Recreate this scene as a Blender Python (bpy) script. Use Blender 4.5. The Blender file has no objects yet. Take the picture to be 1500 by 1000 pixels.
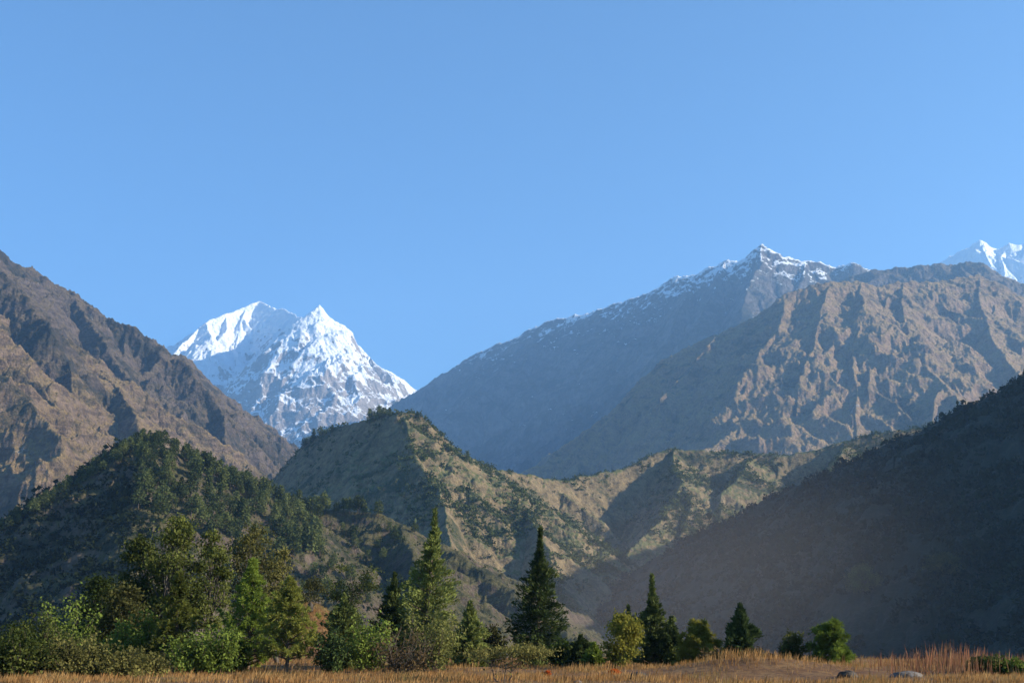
import bpy, math, random
import numpy as np
from mathutils import Vector

scene = bpy.context.scene
C = scene.collection

# ------------------------------------------------------------------ camera
CAM_H = 1.7
FPX = 750.0 / math.tan(math.radians(22.5))
PITCH = math.radians(13.75)
cam_data = bpy.data.cameras.new("camera")
cam_data.sensor_width = 36.0
cam_data.lens = 18.0 / math.tan(math.radians(22.5))
cam_data.clip_start = 0.5
cam_data.clip_end = 60000.0
cam = bpy.data.objects.new("camera", cam_data)
cam.location = (0, 0, CAM_H)
cam.rotation_euler = (math.pi / 2 + PITCH, 0, 0)
C.objects.link(cam)
scene.camera = cam

# ------------------------------------------------------------------ sky and sun
SUN_EL = math.radians(22.0)
SUN_AZ = math.radians(99.0)      # clockwise from the view direction (+Y): the sun stands to the right
sun_vec = Vector((math.sin(SUN_AZ) * math.cos(SUN_EL), math.cos(SUN_AZ) * math.cos(SUN_EL), math.sin(SUN_EL)))
world = bpy.data.worlds.new("World")
scene.world = world
world.use_nodes = True
wn = world.node_tree
for n in list(wn.nodes):
    wn.nodes.remove(n)
sky = wn.nodes.new("ShaderNodeTexSky")
sky.sky_type = 'NISHITA'
sky.sun_disc = False
sky.sun_elevation = SUN_EL
sky.sun_rotation = SUN_AZ
sky.altitude = 2000.0
sky.air_density = 1.0
sky.dust_density = 0.0
sky.ozone_density = 3.0
bg = wn.nodes.new("ShaderNodeBackground")
bg.inputs["Strength"].default_value = 0.095
wo = wn.nodes.new("ShaderNodeOutputWorld")
tint = wn.nodes.new("ShaderNodeMix")
tint.data_type = 'RGBA'
tint.blend_type = 'MULTIPLY'
tint.inputs[0].default_value = 1.0
tint.inputs[7].default_value = (0.645, 0.925, 1.05, 1)
wn.links.new(sky.outputs[0], tint.inputs[6])
wn.links.new(tint.outputs[2], bg.inputs[0])
wn.links.new(bg.outputs[0], wo.inputs[0])

sun_data = bpy.data.lights.new("sun", 'SUN')
sun_data.energy = 5.0
sun_data.angle = math.radians(0.5)
sun_data.color = (1.0, 0.90, 0.74)
sun = bpy.data.objects.new("sun", sun_data)
sun.rotation_euler = (-sun_vec).to_track_quat('-Z', 'Y').to_euler()
sun.location = (300, -60, 200)
C.objects.link(sun)

scene.view_settings.view_transform = 'Standard'
scene.view_settings.look = 'None'
scene.view_settings.exposure = 1.2
scene.view_settings.gamma = 1.0
scene.render.engine = 'CYCLES'
scene.cycles.max_bounces = 6
scene.cycles.diffuse_bounces = 2
scene.cycles.glossy_bounces = 1
scene.cycles.transmission_bounces = 3
scene.cycles.transparent_max_bounces = 6
scene.cycles.volume_bounces = 1

# ------------------------------------------------------------------ helpers
def at(px, py, Y):
    """A point Y metres ahead of the camera, seen at pixel (px, py) of the 1500x1000 photo."""
    u = (px - 750.0) / FPX
    v = (500.0 - py) / FPX
    dy = math.cos(PITCH) - v * math.sin(PITCH)
    dz = math.sin(PITCH) + v * math.cos(PITCH)
    k = Y / dy
    return np.array([u * k, Y, CAM_H + dz * k])

def tag(o, label, cat, group=None, kind=None):
    o["label"] = label
    o["category"] = cat
    if group:
        o["group"] = group
    if kind:
        o["kind"] = kind
    return o

def mesh_np(name, verts, faces, mat_idx=None, smooth=False):
    """verts (N,3), faces (M,k) -> mesh, fast."""
    me = bpy.data.meshes.new(name)
    verts = np.ascontiguousarray(verts, dtype=np.float32)
    faces = np.ascontiguousarray(faces, dtype=np.int32)
    m, k = faces.shape
    me.vertices.add(len(verts))
    me.vertices.foreach_set("co", verts.ravel())
    me.loops.add(m * k)
    me.loops.foreach_set("vertex_index", faces.ravel())
    me.polygons.add(m)
    me.polygons.foreach_set("loop_start", np.arange(0, m * k, k, dtype=np.int32))
    me.polygons.foreach_set("loop_total", np.full(m, k, dtype=np.int32))
    if mat_idx is not None:
        me.polygons.foreach_set("material_index", np.ascontiguousarray(mat_idx, dtype=np.int32))
    if smooth:
        me.polygons.foreach_set("use_smooth", np.ones(m, dtype=bool))
    me.update(calc_edges=True)
    me.validate()
    return me

def link(name, me, mats, parent=None):
    o = bpy.data.objects.new(name, me)
    if not isinstance(mats, (list, tuple)):
        mats = [mats]
    if len(me.materials) == 0:
        for m in mats:
            me.materials.append(m)
    C.objects.link(o)
    if parent:
        o.parent = parent
    return o

# ---- noise
_prm = np.random.RandomState(7).permutation(256).astype(np.int32)
_prm = np.concatenate([_prm, _prm])
_ga = np.random.RandomState(3).rand(256) * 2 * np.pi
_gx, _gy = np.cos(_ga).astype(np.float32), np.sin(_ga).astype(np.float32)

def pn(x, y, seed=0):
    x = np.asarray(x, dtype=np.float64) + seed * 17.31
    y = np.asarray(y, dtype=np.float64) + seed * 9.77
    xf = np.floor(x); yf = np.floor(y)
    xi = xf.astype(np.int64) & 255; yi = yf.astype(np.int64) & 255
    fx = (x - xf).astype(np.float32); fy = (y - yf).astype(np.float32)
    u = fx * fx * fx * (fx * (fx * 6 - 15) + 10)
    v = fy * fy * fy * (fy * (fy * 6 - 15) + 10)
    a = _prm[xi]; b = _prm[(xi + 1) & 255]
    def g(h, dx, dy):
        return _gx[h] * dx + _gy[h] * dy
    n00 = g(_prm[a + yi], fx, fy); n10 = g(_prm[b + yi], fx - 1, fy)
    y1 = (yi + 1) & 255
    n01 = g(_prm[a + y1], fx, fy - 1); n11 = g(_prm[b + y1], fx - 1, fy - 1)
    return ((n00 * (1 - u) + n10 * u) * (1 - v) + (n01 * (1 - u) + n11 * u) * v) * 1.5

def fbm(x, y, octs=5, seed=0, gain=0.5):
    s = 0; a = 1.0; t = 0
    for i in range(octs):
        s = s + a * pn(x * 2 ** i, y * 2 ** i, seed + i * 3)
        t += a; a *= gain
    return s / t

def ridged(x, y, octs=5, seed=0, gain=0.5):
    s = 0; a = 1.0; t = 0; w = 1.0
    for i in range(octs):
        n = 1 - np.abs(pn(x * 2 ** i, y * 2 ** i, seed + i * 5))
        n = n * n
        s = s + a * n * w
        w = np.clip(n * 1.4, 0, 1)
        t += a; a *= gain
    return s / t

# ------------------------------------------------------------------ terrain made of ridges
class Terrain:
    pass

def polyseg(pts, sl, sr, rnd=0.0):
    return [(np.array(pts[i], float), np.array(pts[i + 1], float), sl, sr, rnd) for i in range(len(pts) - 1)]

def grow_spurs(rng, pts, slope, spacing, base, side='both', level=1, jitter=30, drop=(0.55, 0.8), maxlen=None, sub=0.45, start=0.0):
    """Spurs that leave a ridge line sideways and run down the face, each with spurs of its own."""
    out = []
    pts = [np.array(p, float) for p in pts]
    d = 0.0
    nxt = spacing * (0.3 + 0.5 * rng.random()) + start
    flip = 1
    for i in range(len(pts) - 1):
        a, b = pts[i], pts[i + 1]
        e = b - a
        L = math.hypot(e[0], e[1])
        if L < 1e-6:
            continue
        while nxt < d + L:
            t = (nxt - d) / L
            p = a + e * t
            flip = -flip
            for sgn in ((1, -1) if side == 'both' else (side,) if side in (1, -1) else (flip,)):
                dx, dy = e[0] / L, e[1] / L
                hx, hy = -dy * sgn, dx * sgn        # sgn 1: left of travel
                # lean towards the way the ridge itself falls
                fall = -e[2] / L
                hx += dx * fall * 0.8; hy += dy * fall * 0.8
                ang = math.atan2(hy, hx) + math.radians(rng.uniform(-jitter, jitter))
                tan_s = slope * rng.uniform(*drop)
                q = p.copy()
                q[2] -= spacing * 0.04
                length = (q[2] - base) / tan_s
                if maxlen:
                    length = min(length, maxlen * rng.uniform(0.6, 1.2))
                n = 5
                line = [q.copy()]
                for k in range(n):
                    ang += math.radians(rng.uniform(-22, 22))
                    st = length / n
                    q = q + np.array([math.cos(ang) * st, math.sin(ang) * st, -tan_s * st * rng.uniform(0.7, 1.25)])
                    line.append(q.copy())
                out += polyseg(line, slope * 1.15, slope * 1.15)
                if level > 1:
                    out += grow_spurs(rng, line, slope * 1.15, spacing * sub, base, 'alt', level - 1, 25, (0.6, 0.85),
                                      maxlen=(maxlen or length) * 0.5, sub=sub)
            nxt += spacing * rng.uniform(0.6, 1.4)
        d += L
    return out

def blur(a, n):
    for _ in range(n):
        b = np.pad(a, 1, mode='edge')
        a = (b[1:-1, 1:-1] * 2 + b[:-2, 1:-1] + b[2:, 1:-1] + b[1:-1, :-2] + b[1:-1, 2:]) / 6
    return a

def carve(X, Y, H, amt, a0, seed):
    """Let water run down the slopes and cut gullies where it gathers."""
    r, c = H.shape
    Hn = H + np.random.RandomState(seed).normal(size=H.shape) * amt * 0.06
    best = np.zeros(H.shape); rec = np.arange(r * c).reshape(r, c)
    idx = np.arange(r * c).reshape(r, c)
    for di in (-1, 0, 1):
        for dj in (-1, 0, 1):
            if di == 0 and dj == 0:
                continue
            i0, i1 = max(0, -di), r - max(0, di); j0, j1 = max(0, -dj), c - max(0, dj)
            s = (slice(i0, i1), slice(j0, j1)); t = (slice(i0 + di, i1 + di), slice(j0 + dj, j1 + dj))
            d = np.hypot(X[s] - X[t], Y[s] - Y[t])
            sl = (Hn[s] - Hn[t]) / d
            b = best[s]; up = sl > b
            b[up] = sl[up]
            rr = rec[s]; rr[up] = idx[t][up]
    dx = np.gradient(X, axis=1); dy = np.gradient(Y, axis=0)
    A = np.abs(dx * dy).ravel().tolist()
    rc = rec.ravel().tolist()
    for i in np.argsort(-Hn.ravel()).tolist():
        j = rc[i]
        if j != i:
            A[j] += A[i]
    L = np.log1p(np.array(A).reshape(r, c) / a0)
    C_ = 0.25 * blur(L, 1) + 0.35 * blur(L, 5) + 0.4 * blur(L, 18)
    return H - amt * C_

def build_terrain(segs, px0, px1, dpx, Y0, Y1, rows, base, warp=(0, 100), rough=0.0, rough_scale=300, rough_ramp=300,
                  crest=0.0, crest_scale=60, seed=1, cut=0.0, cut_area=2000.0, round_r=0.0):
    u = (np.arange(px0, px1 + dpx, dpx) - 750.0) / FPX
    # nearer rows closer together
    s = np.linspace(0, 1, rows)
    Yr = Y0 + (Y1 - Y0) * s
    Yg, Ug = np.meshgrid(Yr, u, indexing='ij')
    X = Ug * Yg / math.cos(0)      # straight rays from the viewpoint: finer where the mountain is nearer
    Yg = Yg.astype(np.float64)
    Xw = X; Yw = Yg
    if warp[0]:
        Xw = X + warp[0] * fbm(X / warp[1], Yg / warp[1], 4, seed + 11)
        Yw = Yg + warp[0] * fbm(X / warp[1] + 31.7, Yg / warp[1] + 5.1, 4, seed + 12)
    H = np.full(X.shape, -1e9, dtype=np.float32)
    D = np.zeros(X.shape, dtype=np.float32)
    Xf = Xw.astype(np.float32).ravel(); Yf = Yw.astype(np.float32).ravel()
    H = H.ravel(); D = D.ravel()
    xmin, xmax = Xf.min(), Xf.max()
    for (a, b, sl, sr, rr) in segs:
        ex, ey, ez = b - a
        L2 = max(ex * ex + ey * ey, 1e-6)
        reach = (max(a[2], b[2]) - base) / min(sl, sr) + 1
        # rows that this piece can reach
        lo = np.searchsorted(Yr, min(a[1], b[1]) - reach - warp[0]); hi = np.searchsorted(Yr, max(a[1], b[1]) + reach + warp[0])
        if hi <= lo:
            continue
        nc = len(u)
        sel = slice(lo * nc, hi * nc)
        px = Xf[sel] - np.float32(a[0]); py = Yf[sel] - np.float32(a[1])
        t = np.clip((px * ex + py * ey) / L2, 0, 1).astype(np.float32)
        qx = px - t * np.float32(ex); qy = py - t * np.float32(ey)
        d = np.sqrt(qx * qx + qy * qy)
        if sl != sr:
            cr = (np.float32(ex) * py - np.float32(ey) * px) / (d * np.float32(math.sqrt(L2)) + np.float32(1e-3))
            sc = np.float32(0.5 * (sl + sr)) + np.float32(0.5 * (sl - sr)) * np.clip(cr, -1, 1)
        else:
            sc = np.float32(sl)
        r = rr or round_r
        dd = np.sqrt(d * d + r * r) - r if r else d
        h = np.float32(a[2]) + t * np.float32(ez) - sc * dd
        Hs = H[sel]
        better = h > Hs
        H[sel] = np.where(better, h, Hs)
        D[sel] = np.where(better, d, D[sel])
    H = H.reshape(X.shape).astype(np.float64); D = D.reshape(X.shape)
    if rough:
        wx = X + rough_scale * 0.25 * fbm(X / rough_scale, Yg / rough_scale, 3, seed + 21)
        wy = Yg + rough_scale * 0.25 * fbm(X / rough_scale + 9, Yg / rough_scale + 4, 3, seed + 22)
        ramp = 0.25 + 0.75 * np.clip(D / rough_ramp, 0, 1)
        H += rough * ramp * (ridged(wx / rough_scale, wy / rough_scale, 6, seed + 31, 0.55) - 0.55)
    if crest:
        H += crest * fbm(X / crest_scale, Yg / crest_scale, 5, seed + 41, 0.68)
    if cut:
        H = carve(X, Yg, H, cut, cut_area, seed)
        H = carve(X, Yg, H, cut * 0.6, cut_area, seed + 1)
        k = rough_scale * 0.12
        H += cut * 0.9 * (ridged(X / k, Yg / k, 3, seed + 61, 0.6) - 0.55)
    H = np.maximum(H, base + 8 * fbm(X / 200, Yg / 200, 2, 5))
    T = Terrain()
    T.u, T.Yr, T.X, T.Y, T.H, T.base = u, Yr, X, Yg, H, base
    return T

def grid_mesh(name, T):
    r, c = T.H.shape
    idx = np.arange(r * c).reshape(r, c)
    f = np.stack([idx[:-1, :-1], idx[:-1, 1:], idx[1:, 1:], idx[1:, :-1]], -1).reshape(-1, 4)
    # drop the flat apron that lies below the valley floor
    hv = T.H.ravel()
    keep = (hv[f].max(1) > T.base + 12)
    f = f[keep]
    v = np.stack([T.X.ravel(), T.Y.ravel(), T.H.ravel()], -1)
    used = np.zeros(len(v), bool); used[f.ravel()] = True
    remap = np.cumsum(used) - 1
    return mesh_np(name, v[used], remap[f], smooth=True)

def t_height(T, x, y):
    """Height of a terrain at (x, y), bilinear on its own grid."""
    x = np.asarray(x, float); y = np.asarray(y, float)
    uu = x / y
    i = np.clip((y - T.Yr[0]) / (T.Yr[1] - T.Yr[0]), 0, len(T.Yr) - 1.001)
    j = np.clip((uu - T.u[0]) / (T.u[1] - T.u[0]), 0, len(T.u) - 1.001)
    i0 = i.astype(int); j0 = j.astype(int); fi = i - i0; fj = j - j0
    H = T.H
    return (H[i0, j0] * (1 - fi) * (1 - fj) + H[i0 + 1, j0] * fi * (1 - fj) + H[i0, j0 + 1] * (1 - fi) * fj + H[i0 + 1, j0 + 1] * fi * fj)

def t_hit(T, px, py):
    """Where the ray through photo pixel (px, py) first meets the terrain (None if it misses)."""
    u = (px - 750.0) / FPX
    v = (500.0 - py) / FPX
    # straight columns: x/y = const only at v = 0, so solve with the true ray
    dy = math.cos(PITCH) - v * math.sin(PITCH); dz = math.sin(PITCH) + v * math.cos(PITCH)
    uu = u / dy
    j = (uu - T.u[0]) / (T.u[1] - T.u[0])
    if j < 0 or j > len(T.u) - 2:
        return None
    j0 = int(j)
    col = T.H[:, j0]
    ray = CAM_H + dz / dy * T.Yr
    k = np.nonzero(col > ray)[0]
    if len(k) == 0:
        return None
    k = k[0]
    if k == 0:
        return None
    a = ray[k - 1] - col[k - 1]; b = col[k] - ray[k]
    y = T.Yr[k - 1] + (T.Yr[k] - T.Yr[k - 1]) * a / (a + b)
    return np.array([uu * y, y, CAM_H + dz / dy * y])

# ------------------------------------------------------------------ materials
class NT:
    def __init__(self, name):
        self.m = bpy.data.materials.new(name)
        self.m.use_nodes = True
        self.t = self.m.node_tree
        for n in list(self.t.nodes):
            self.t.nodes.remove(n)
        self.out = self.t.nodes.new("ShaderNodeOutputMaterial")
        self.b = self.t.nodes.new("ShaderNodeBsdfPrincipled")
        self.b.inputs["Roughness"].default_value = 0.9
        self.b.inputs["Specular IOR Level"].default_value = 0.15
        self.t.links.new(self.b.outputs[0], self.out.inputs[0])
    def n(self, typ, **kw):
        x = self.t.nodes.new(typ)
        for k, v in kw.items():
            setattr(x, k, v)
        return x
    def l(self, a, b):
        self.t.links.new(a, b)
    def put(self, sock, val):
        if isinstance(val, bpy.types.NodeSocket):
            self.l(val, sock)
        elif isinstance(val, (tuple, list)) and len(val) == 3 and sock.type == 'RGBA':
            sock.default_value = (*val, 1)
        else:
            sock.default_value = val
    def pos(self):
        if not hasattr(self, "_geo"):
            self._geo = self.n("ShaderNodeNewGeometry")
        return self._geo
    def obj(self):
        if not hasattr(self, "_tc"):
            self._tc = self.n("ShaderNodeTexCoord")
        return self._tc.outputs["Object"]
    def noise(self, vec, scale, detail=6, rough=0.6, dist=0.0, stretch=None):
        if stretch:
            mp = self.n("ShaderNodeMapping")
            mp.inputs["Scale"].default_value = stretch
            self.l(vec, mp.inputs["Vector"]); vec = mp.outputs[0]
        x = self.n("ShaderNodeTexNoise")
        x.inputs["Scale"].default_value = scale
        x.inputs["Detail"].default_value = detail
        x.inputs["Roughness"].default_value = rough
        x.inputs["Distortion"].default_value = dist
        self.l(vec, x.inputs["Vector"])
        return x.outputs["Fac"]
    def ramp(self, v, a, b, lo=0.0, hi=1.0):
        x = self.n("ShaderNodeMapRange")
        x.interpolation_type = 'SMOOTHSTEP'
        self.put(x.inputs[0], v)
        x.inputs[1].default_value = a; x.inputs[2].default_value = b
        x.inputs[3].default_value = lo; x.inputs[4].default_value = hi
        return x.outputs[0]
    def math(self, op, a, b=None, clamp=False):
        x = self.n("ShaderNodeMath", operation=op)
        x.use_clamp = clamp
        self.put(x.inputs[0], a)
        if b is not None:
            self.put(x.inputs[1], b)
        return x.outputs[0]
    def mix(self, f, a, b):
        x = self.n("ShaderNodeMix", data_type='RGBA')
        self.put(x.inputs[0], f); self.put(x.inputs[6], a); self.put(x.inputs[7], b)
        return x.outputs[2]
    def bump(self, h, strength, dist):
        x = self.n("ShaderNodeBump")
        x.inputs["Strength"].default_value = strength
        x.inputs["Distance"].default_value = dist
        self.l(h, x.inputs["Height"])
        self.l(x.outputs[0], self.b.inputs["Normal"])
    def sep(self, v):
        x = self.n("ShaderNodeSeparateXYZ")
        self.l(v, x.inputs[0])
        return x.outputs

def terrain_mat(name, rock, rock2, grass, shrub, feat, shrub_amt=0.5, grass_lo=0.55, grass_hi=0.8, bump=1.0,
                snow=None, scar=None, strata=0.0):
    """feat: size in metres of the main vegetation patches; snow: (height, spread, steepest normal z)."""
    k = NT(name)
    P = k.pos().outputs["Position"]
    N = k.sep(k.pos().outputs["Normal"])
    big = k.noise(P, 1.0 / feat, 7, 0.62, 0.6)
    mid = k.noise(P, 5.0 / feat, 6, 0.65)
    fine = k.noise(P, 22.0 / feat, 5, 0.7)
    r = k.mix(k.ramp(mid, 0.35, 0.65), rock, rock2)
    r = k.mix(k.ramp(fine, 0.42, 0.75, 0, 0.55), r, tuple(min(1, c * 1.7) for c in rock2))
    if strata:
        st = k.noise(P, 1.0 / feat, 4, 0.6, 0.5, stretch=(1.2, 1.2, 14))
        r = k.mix(k.ramp(st, 0.45, 0.6, 0, strata), r, tuple(c * 0.5 for c in rock))
    slope = k.math('ADD', N[2], k.math('MULTIPLY', k.math('SUBTRACT', mid, 0.5), 0.35))
    g = k.ramp(slope, grass_lo, grass_hi)
    gcol = k.mix(k.ramp(fine, 0.3, 0.7), tuple(c * 0.75 for c in grass), tuple(min(1, c * 1.25) for c in grass))
    col = k.mix(g, r, gcol)
    sh = k.math('ADD', k.math('MULTIPLY', big, 0.65), k.math('MULTIPLY', mid, 0.35))
    sf = k.ramp(sh, 0.66 - 0.3 * shrub_amt, 0.74 - 0.3 * shrub_amt)
    spk = k.ramp(fine, 0.35, 0.6, 0.45, 1.0)
    col = k.mix(k.math('MULTIPLY', sf, spk), col, shrub)
    if scar:
        sc = k.noise(P, 2.2 / feat, 5, 0.6, 1.5, stretch=(1, 1, 0.35))
        col = k.mix(k.math('MULTIPLY', k.ramp(sc, 0.69, 0.73), k.ramp(fine, 0.4, 0.55)), col, scar)
    if snow:
        z = k.sep(P)[2]
        hgt = k.ramp(k.math('ADD', z, k.math('MULTIPLY', k.math('SUBTRACT', big, 0.5), snow[1] * 1.2)), snow[0], snow[0] + snow[1], -0.4, 0.25)
        lie = k.math('ADD', k.math('SUBTRACT', N[2], snow[2]), k.math('MULTIPLY', k.math('SUBTRACT', fine, 0.5), snow[3]))
        lie = k.math('ADD', lie, k.math('MULTIPLY', k.math('SUBTRACT', mid, 0.5), snow[4]))
        f = k.ramp(k.math('ADD', lie, hgt), -0.05, 0.07)
        col = k.mix(f, col, (0.88, 0.90, 0.92))
    k.l(col, k.b.inputs["Base Color"])
    hb = k.math('ADD', k.math('MULTIPLY', mid, 1.0), k.math('MULTIPLY', fine, 0.35))
    k.bump(hb, min(1.0, 0.6 * bump), feat * 0.12 * bump)
    return k.m

# ------------------------------------------------------------------ mountains
def px_line(*pts):
    return [at(*p) for p in pts]

def mountain(name, label, segs, mat, cat="mountain", **kw):
    T = build_terrain(segs, **kw)
    me = grid_mesh(name, T)
    o = link(name, me, mat)
    tag(o, label, cat, None, 'structure')
    return T

M_snow = terrain_mat("snow_and_rock", (0.17, 0.15, 0.135), (0.32, 0.275, 0.24), (0.30, 0.27, 0.24), (0.10, 0.10, 0.10), 420, 0.0,
                     0.75, 0.95, 1.3, snow=(900, 3000, 0.60, 0.3, 0.55))
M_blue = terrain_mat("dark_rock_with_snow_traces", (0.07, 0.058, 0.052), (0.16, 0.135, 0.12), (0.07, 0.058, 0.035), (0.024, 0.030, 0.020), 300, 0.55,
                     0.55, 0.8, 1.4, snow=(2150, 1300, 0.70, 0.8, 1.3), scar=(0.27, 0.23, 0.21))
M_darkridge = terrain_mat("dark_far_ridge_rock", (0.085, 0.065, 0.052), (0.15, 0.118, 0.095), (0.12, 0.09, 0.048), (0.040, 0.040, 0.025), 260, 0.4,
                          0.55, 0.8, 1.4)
M_brown = terrain_mat("brown_mountain_slope", (0.135, 0.085, 0.050), (0.27, 0.178, 0.104), (0.27, 0.186, 0.080), (0.042, 0.040, 0.022), 200, 0.45,
                      0.50, 0.85, 1.5, scar=(0.34, 0.30, 0.26))
M_left = terrain_mat("reddish_brown_mountain_slope", (0.105, 0.070, 0.046), (0.220, 0.152, 0.100), (0.240, 0.165, 0.074), (0.036, 0.034, 0.019), 160, 0.5,
                     0.50, 0.85, 1.5, scar=(0.32, 0.28, 0.24), strata=0.6)
M_leftback = terrain_mat("dull_hazed_shaded_brown_slope", (0.070, 0.052, 0.041), (0.150, 0.112, 0.088), (0.150, 0.110, 0.062), (0.028, 0.028, 0.019), 160, 0.55,
                     0.50, 0.85, 1.5, scar=(0.30, 0.27, 0.24), strata=0.5)  # own darker brown, with some haze and shade put into the colour
M_hill = terrain_mat("grassy_cliff_hill", (0.085, 0.064, 0.036), (0.215, 0.160, 0.086), (0.112, 0.114, 0.042), (0.022, 0.036, 0.014), 60, 0.50,
                     0.70, 0.87, 1.2)
M_forest = terrain_mat("pine_hill_soil", (0.045, 0.034, 0.025), (0.115, 0.084, 0.062), (0.085, 0.074, 0.030), (0.018, 0.024, 0.011), 34, 0.52,
                       0.60, 0.86, 1.2)
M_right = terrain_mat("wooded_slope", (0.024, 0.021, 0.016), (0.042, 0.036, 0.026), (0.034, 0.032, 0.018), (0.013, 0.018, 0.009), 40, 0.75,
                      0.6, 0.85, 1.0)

rng = random.Random(11)

# --- far snow peak on the left
crest = px_line((120, 640, 13300), (200, 560, 13700), (262, 511, 14200), (280, 491, 14500), (300, 471, 14800), (325, 462, 15000), (345, 456, 15200),
                (362, 449, 15350), (381, 439, 15500), (400, 447, 15200), (430, 460, 14750), (447, 464, 14350), (458, 457, 13900), (467, 443, 13600),
                (480, 461, 13750), (500, 487, 13950), (520, 505, 14100), (533, 526, 14200), (545, 536, 14250), (562, 539, 14350),
                (590, 554, 14450), (615, 576, 14550), (660, 610, 14700), (760, 690, 14900))
segs = polyseg(crest, 2.0, 1.12)
rib = px_line((467, 444, 13600), (471, 480, 13330), (474, 530, 13080), (463, 580, 12780), (440, 625, 12480), (400, 690, 12000))
segs += polyseg(rib, 0.9, 1.15)
rib2 = px_line((500, 488, 13950), (505, 530, 13550), (492, 570, 13200), (480, 610, 12900), (450, 660, 12500))
segs += polyseg(rib2, 0.9, 1.15)
rib3 = px_line((545, 536, 14250), (547, 570, 13850), (527, 610, 13450), (502, 640, 13100), (480, 690, 12600))
segs += polyseg(rib3, 0.9, 1.15)
rib4 = px_line((590, 554, 14450), (587, 580, 14100), (572, 610, 13700), (545, 660, 13200))
segs += polyseg(rib4, 0.9, 1.15)
rib5 = px_line((362, 449, 15350), (350, 480, 14900), (345, 510, 14500), (352, 530, 14100), (350, 580, 13600))
segs += polyseg(rib5, 0.9, 0.95)
rib6 = px_line((300, 471, 14800), (312, 490, 14350), (310, 530, 13900), (308, 580, 13400), (300, 640, 12900))
segs += polyseg(rib6, 1.1, 0.9)
segs += grow_spurs(rng, crest[13:], 1.1, 420, 0, 'both', 2, 25, (0.7, 0.9), maxlen=1200)
segs += grow_spurs(rng, crest[2:9], 1.1, 420, 0, 'both', 1, 25, (0.7, 0.9), maxlen=700)
for r_ in (rib, rib2, rib3, rib4, rib5, rib6):
    segs += grow_spurs(rng, r_, 1.15, 420, 0, 1, 1, 20, (0.7, 0.9), maxlen=700)
T_snow = mountain("snow_mountain", "snow covered twin peaked mountain far off between the brown slopes", segs, M_snow,
                  px0=60, px1=760, dpx=1.1, Y0=11200, Y1=16200, rows=500, base=-150, warp=(45, 500), rough=210, rough_scale=520, rough_ramp=500,
                  crest=26, crest_scale=150, seed=3, cut=9, cut_area=4000)

# --- far snow peak on the right
crest = px_line((1200, 470, 13600), (1300, 405, 13500), (1372, 385, 13400), (1395, 371, 13300), (1420, 359, 13200), (1436, 350, 13100), (1450, 358, 13100), (1462, 363, 13050),
                (1478, 356, 13000), (1500, 356, 13000), (1540, 338, 13000), (1600, 345, 13000), (1700, 380, 13000), (1800, 470, 13000))
segs = polyseg(crest, 1.8, 1.1)
segs += polyseg(px_line((1436, 351, 13100), (1448, 385, 12700), (1470, 430, 12200)), 1.0, 1.2)
segs += grow_spurs(rng, crest, 1.0, 380, 0, 'both', 2, 25, (0.7, 0.9), maxlen=1500)
T_snowr = mountain("snow_peak", "bright snow summit showing over the dark ridge at the far right", segs, M_snow,
                   px0=1180, px1=1640, dpx=1.1, Y0=10800, Y1=14200, rows=300, base=300, warp=(45, 500), rough=170, rough_scale=500, rough_ramp=500,
                   crest=34, crest_scale=150, seed=5, cut=12, cut_area=4000)

# --- big blue ridge in shade
crest = px_line((420, 730, 12880), (500, 660, 12650), (560, 616, 12420), (600, 591, 12190), (620, 576, 12075), (632, 556, 11902), (660, 540, 11730), (700, 515, 11500), (760, 490, 11155),
                (800, 470, 10925), (810, 466, 10868), (830, 465, 10752), (870, 455, 10522), (900, 445, 10350), (940, 433, 10120), (990, 405, 9890),
                (1020, 398, 9775), (1060, 383, 9545), (1092, 382, 9430), (1103, 366, 9372), (1117, 356, 9315), (1130, 370, 9315), (1150, 376, 9258),
                (1185, 381, 9200), (1225, 391, 9142), (1240, 387, 9142), (1252, 383, 9085), (1268, 393, 9085), (1330, 420, 9085), (1450, 470, 9085))
segs = polyseg(crest, 0.8, 0.95)
for sp in (((1117, 357, 9315), (1113, 385, 8912), (1101, 415, 8510), (1086, 452, 8107)),
           ((1060, 384, 9545), (1053, 405, 9142), (1040, 432, 8740), (1022, 466, 8338)),
           ((1020, 399, 9775), (1008, 425, 9315), (995, 455, 8855), (976, 497, 8338)),
           ((1180, 382, 9200), (1174, 405, 8855), (1160, 435, 8452))):
    segs += polyseg(px_line(*sp), 0.85, 1.2)
segs += grow_spurs(rng, crest, 0.98, 620, 0, -1, 2, 18, (0.88, 0.95), maxlen=2600)
segs += grow_spurs(rng, crest, 0.92, 700, 0, 1, 1, 22, (0.7, 0.9), maxlen=1500)
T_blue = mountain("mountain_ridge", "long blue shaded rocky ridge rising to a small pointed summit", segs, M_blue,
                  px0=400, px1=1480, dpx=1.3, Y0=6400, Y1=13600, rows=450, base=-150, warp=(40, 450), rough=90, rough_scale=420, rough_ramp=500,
                  crest=30, crest_scale=120, seed=7, cut=11, cut_area=4000)

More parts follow.
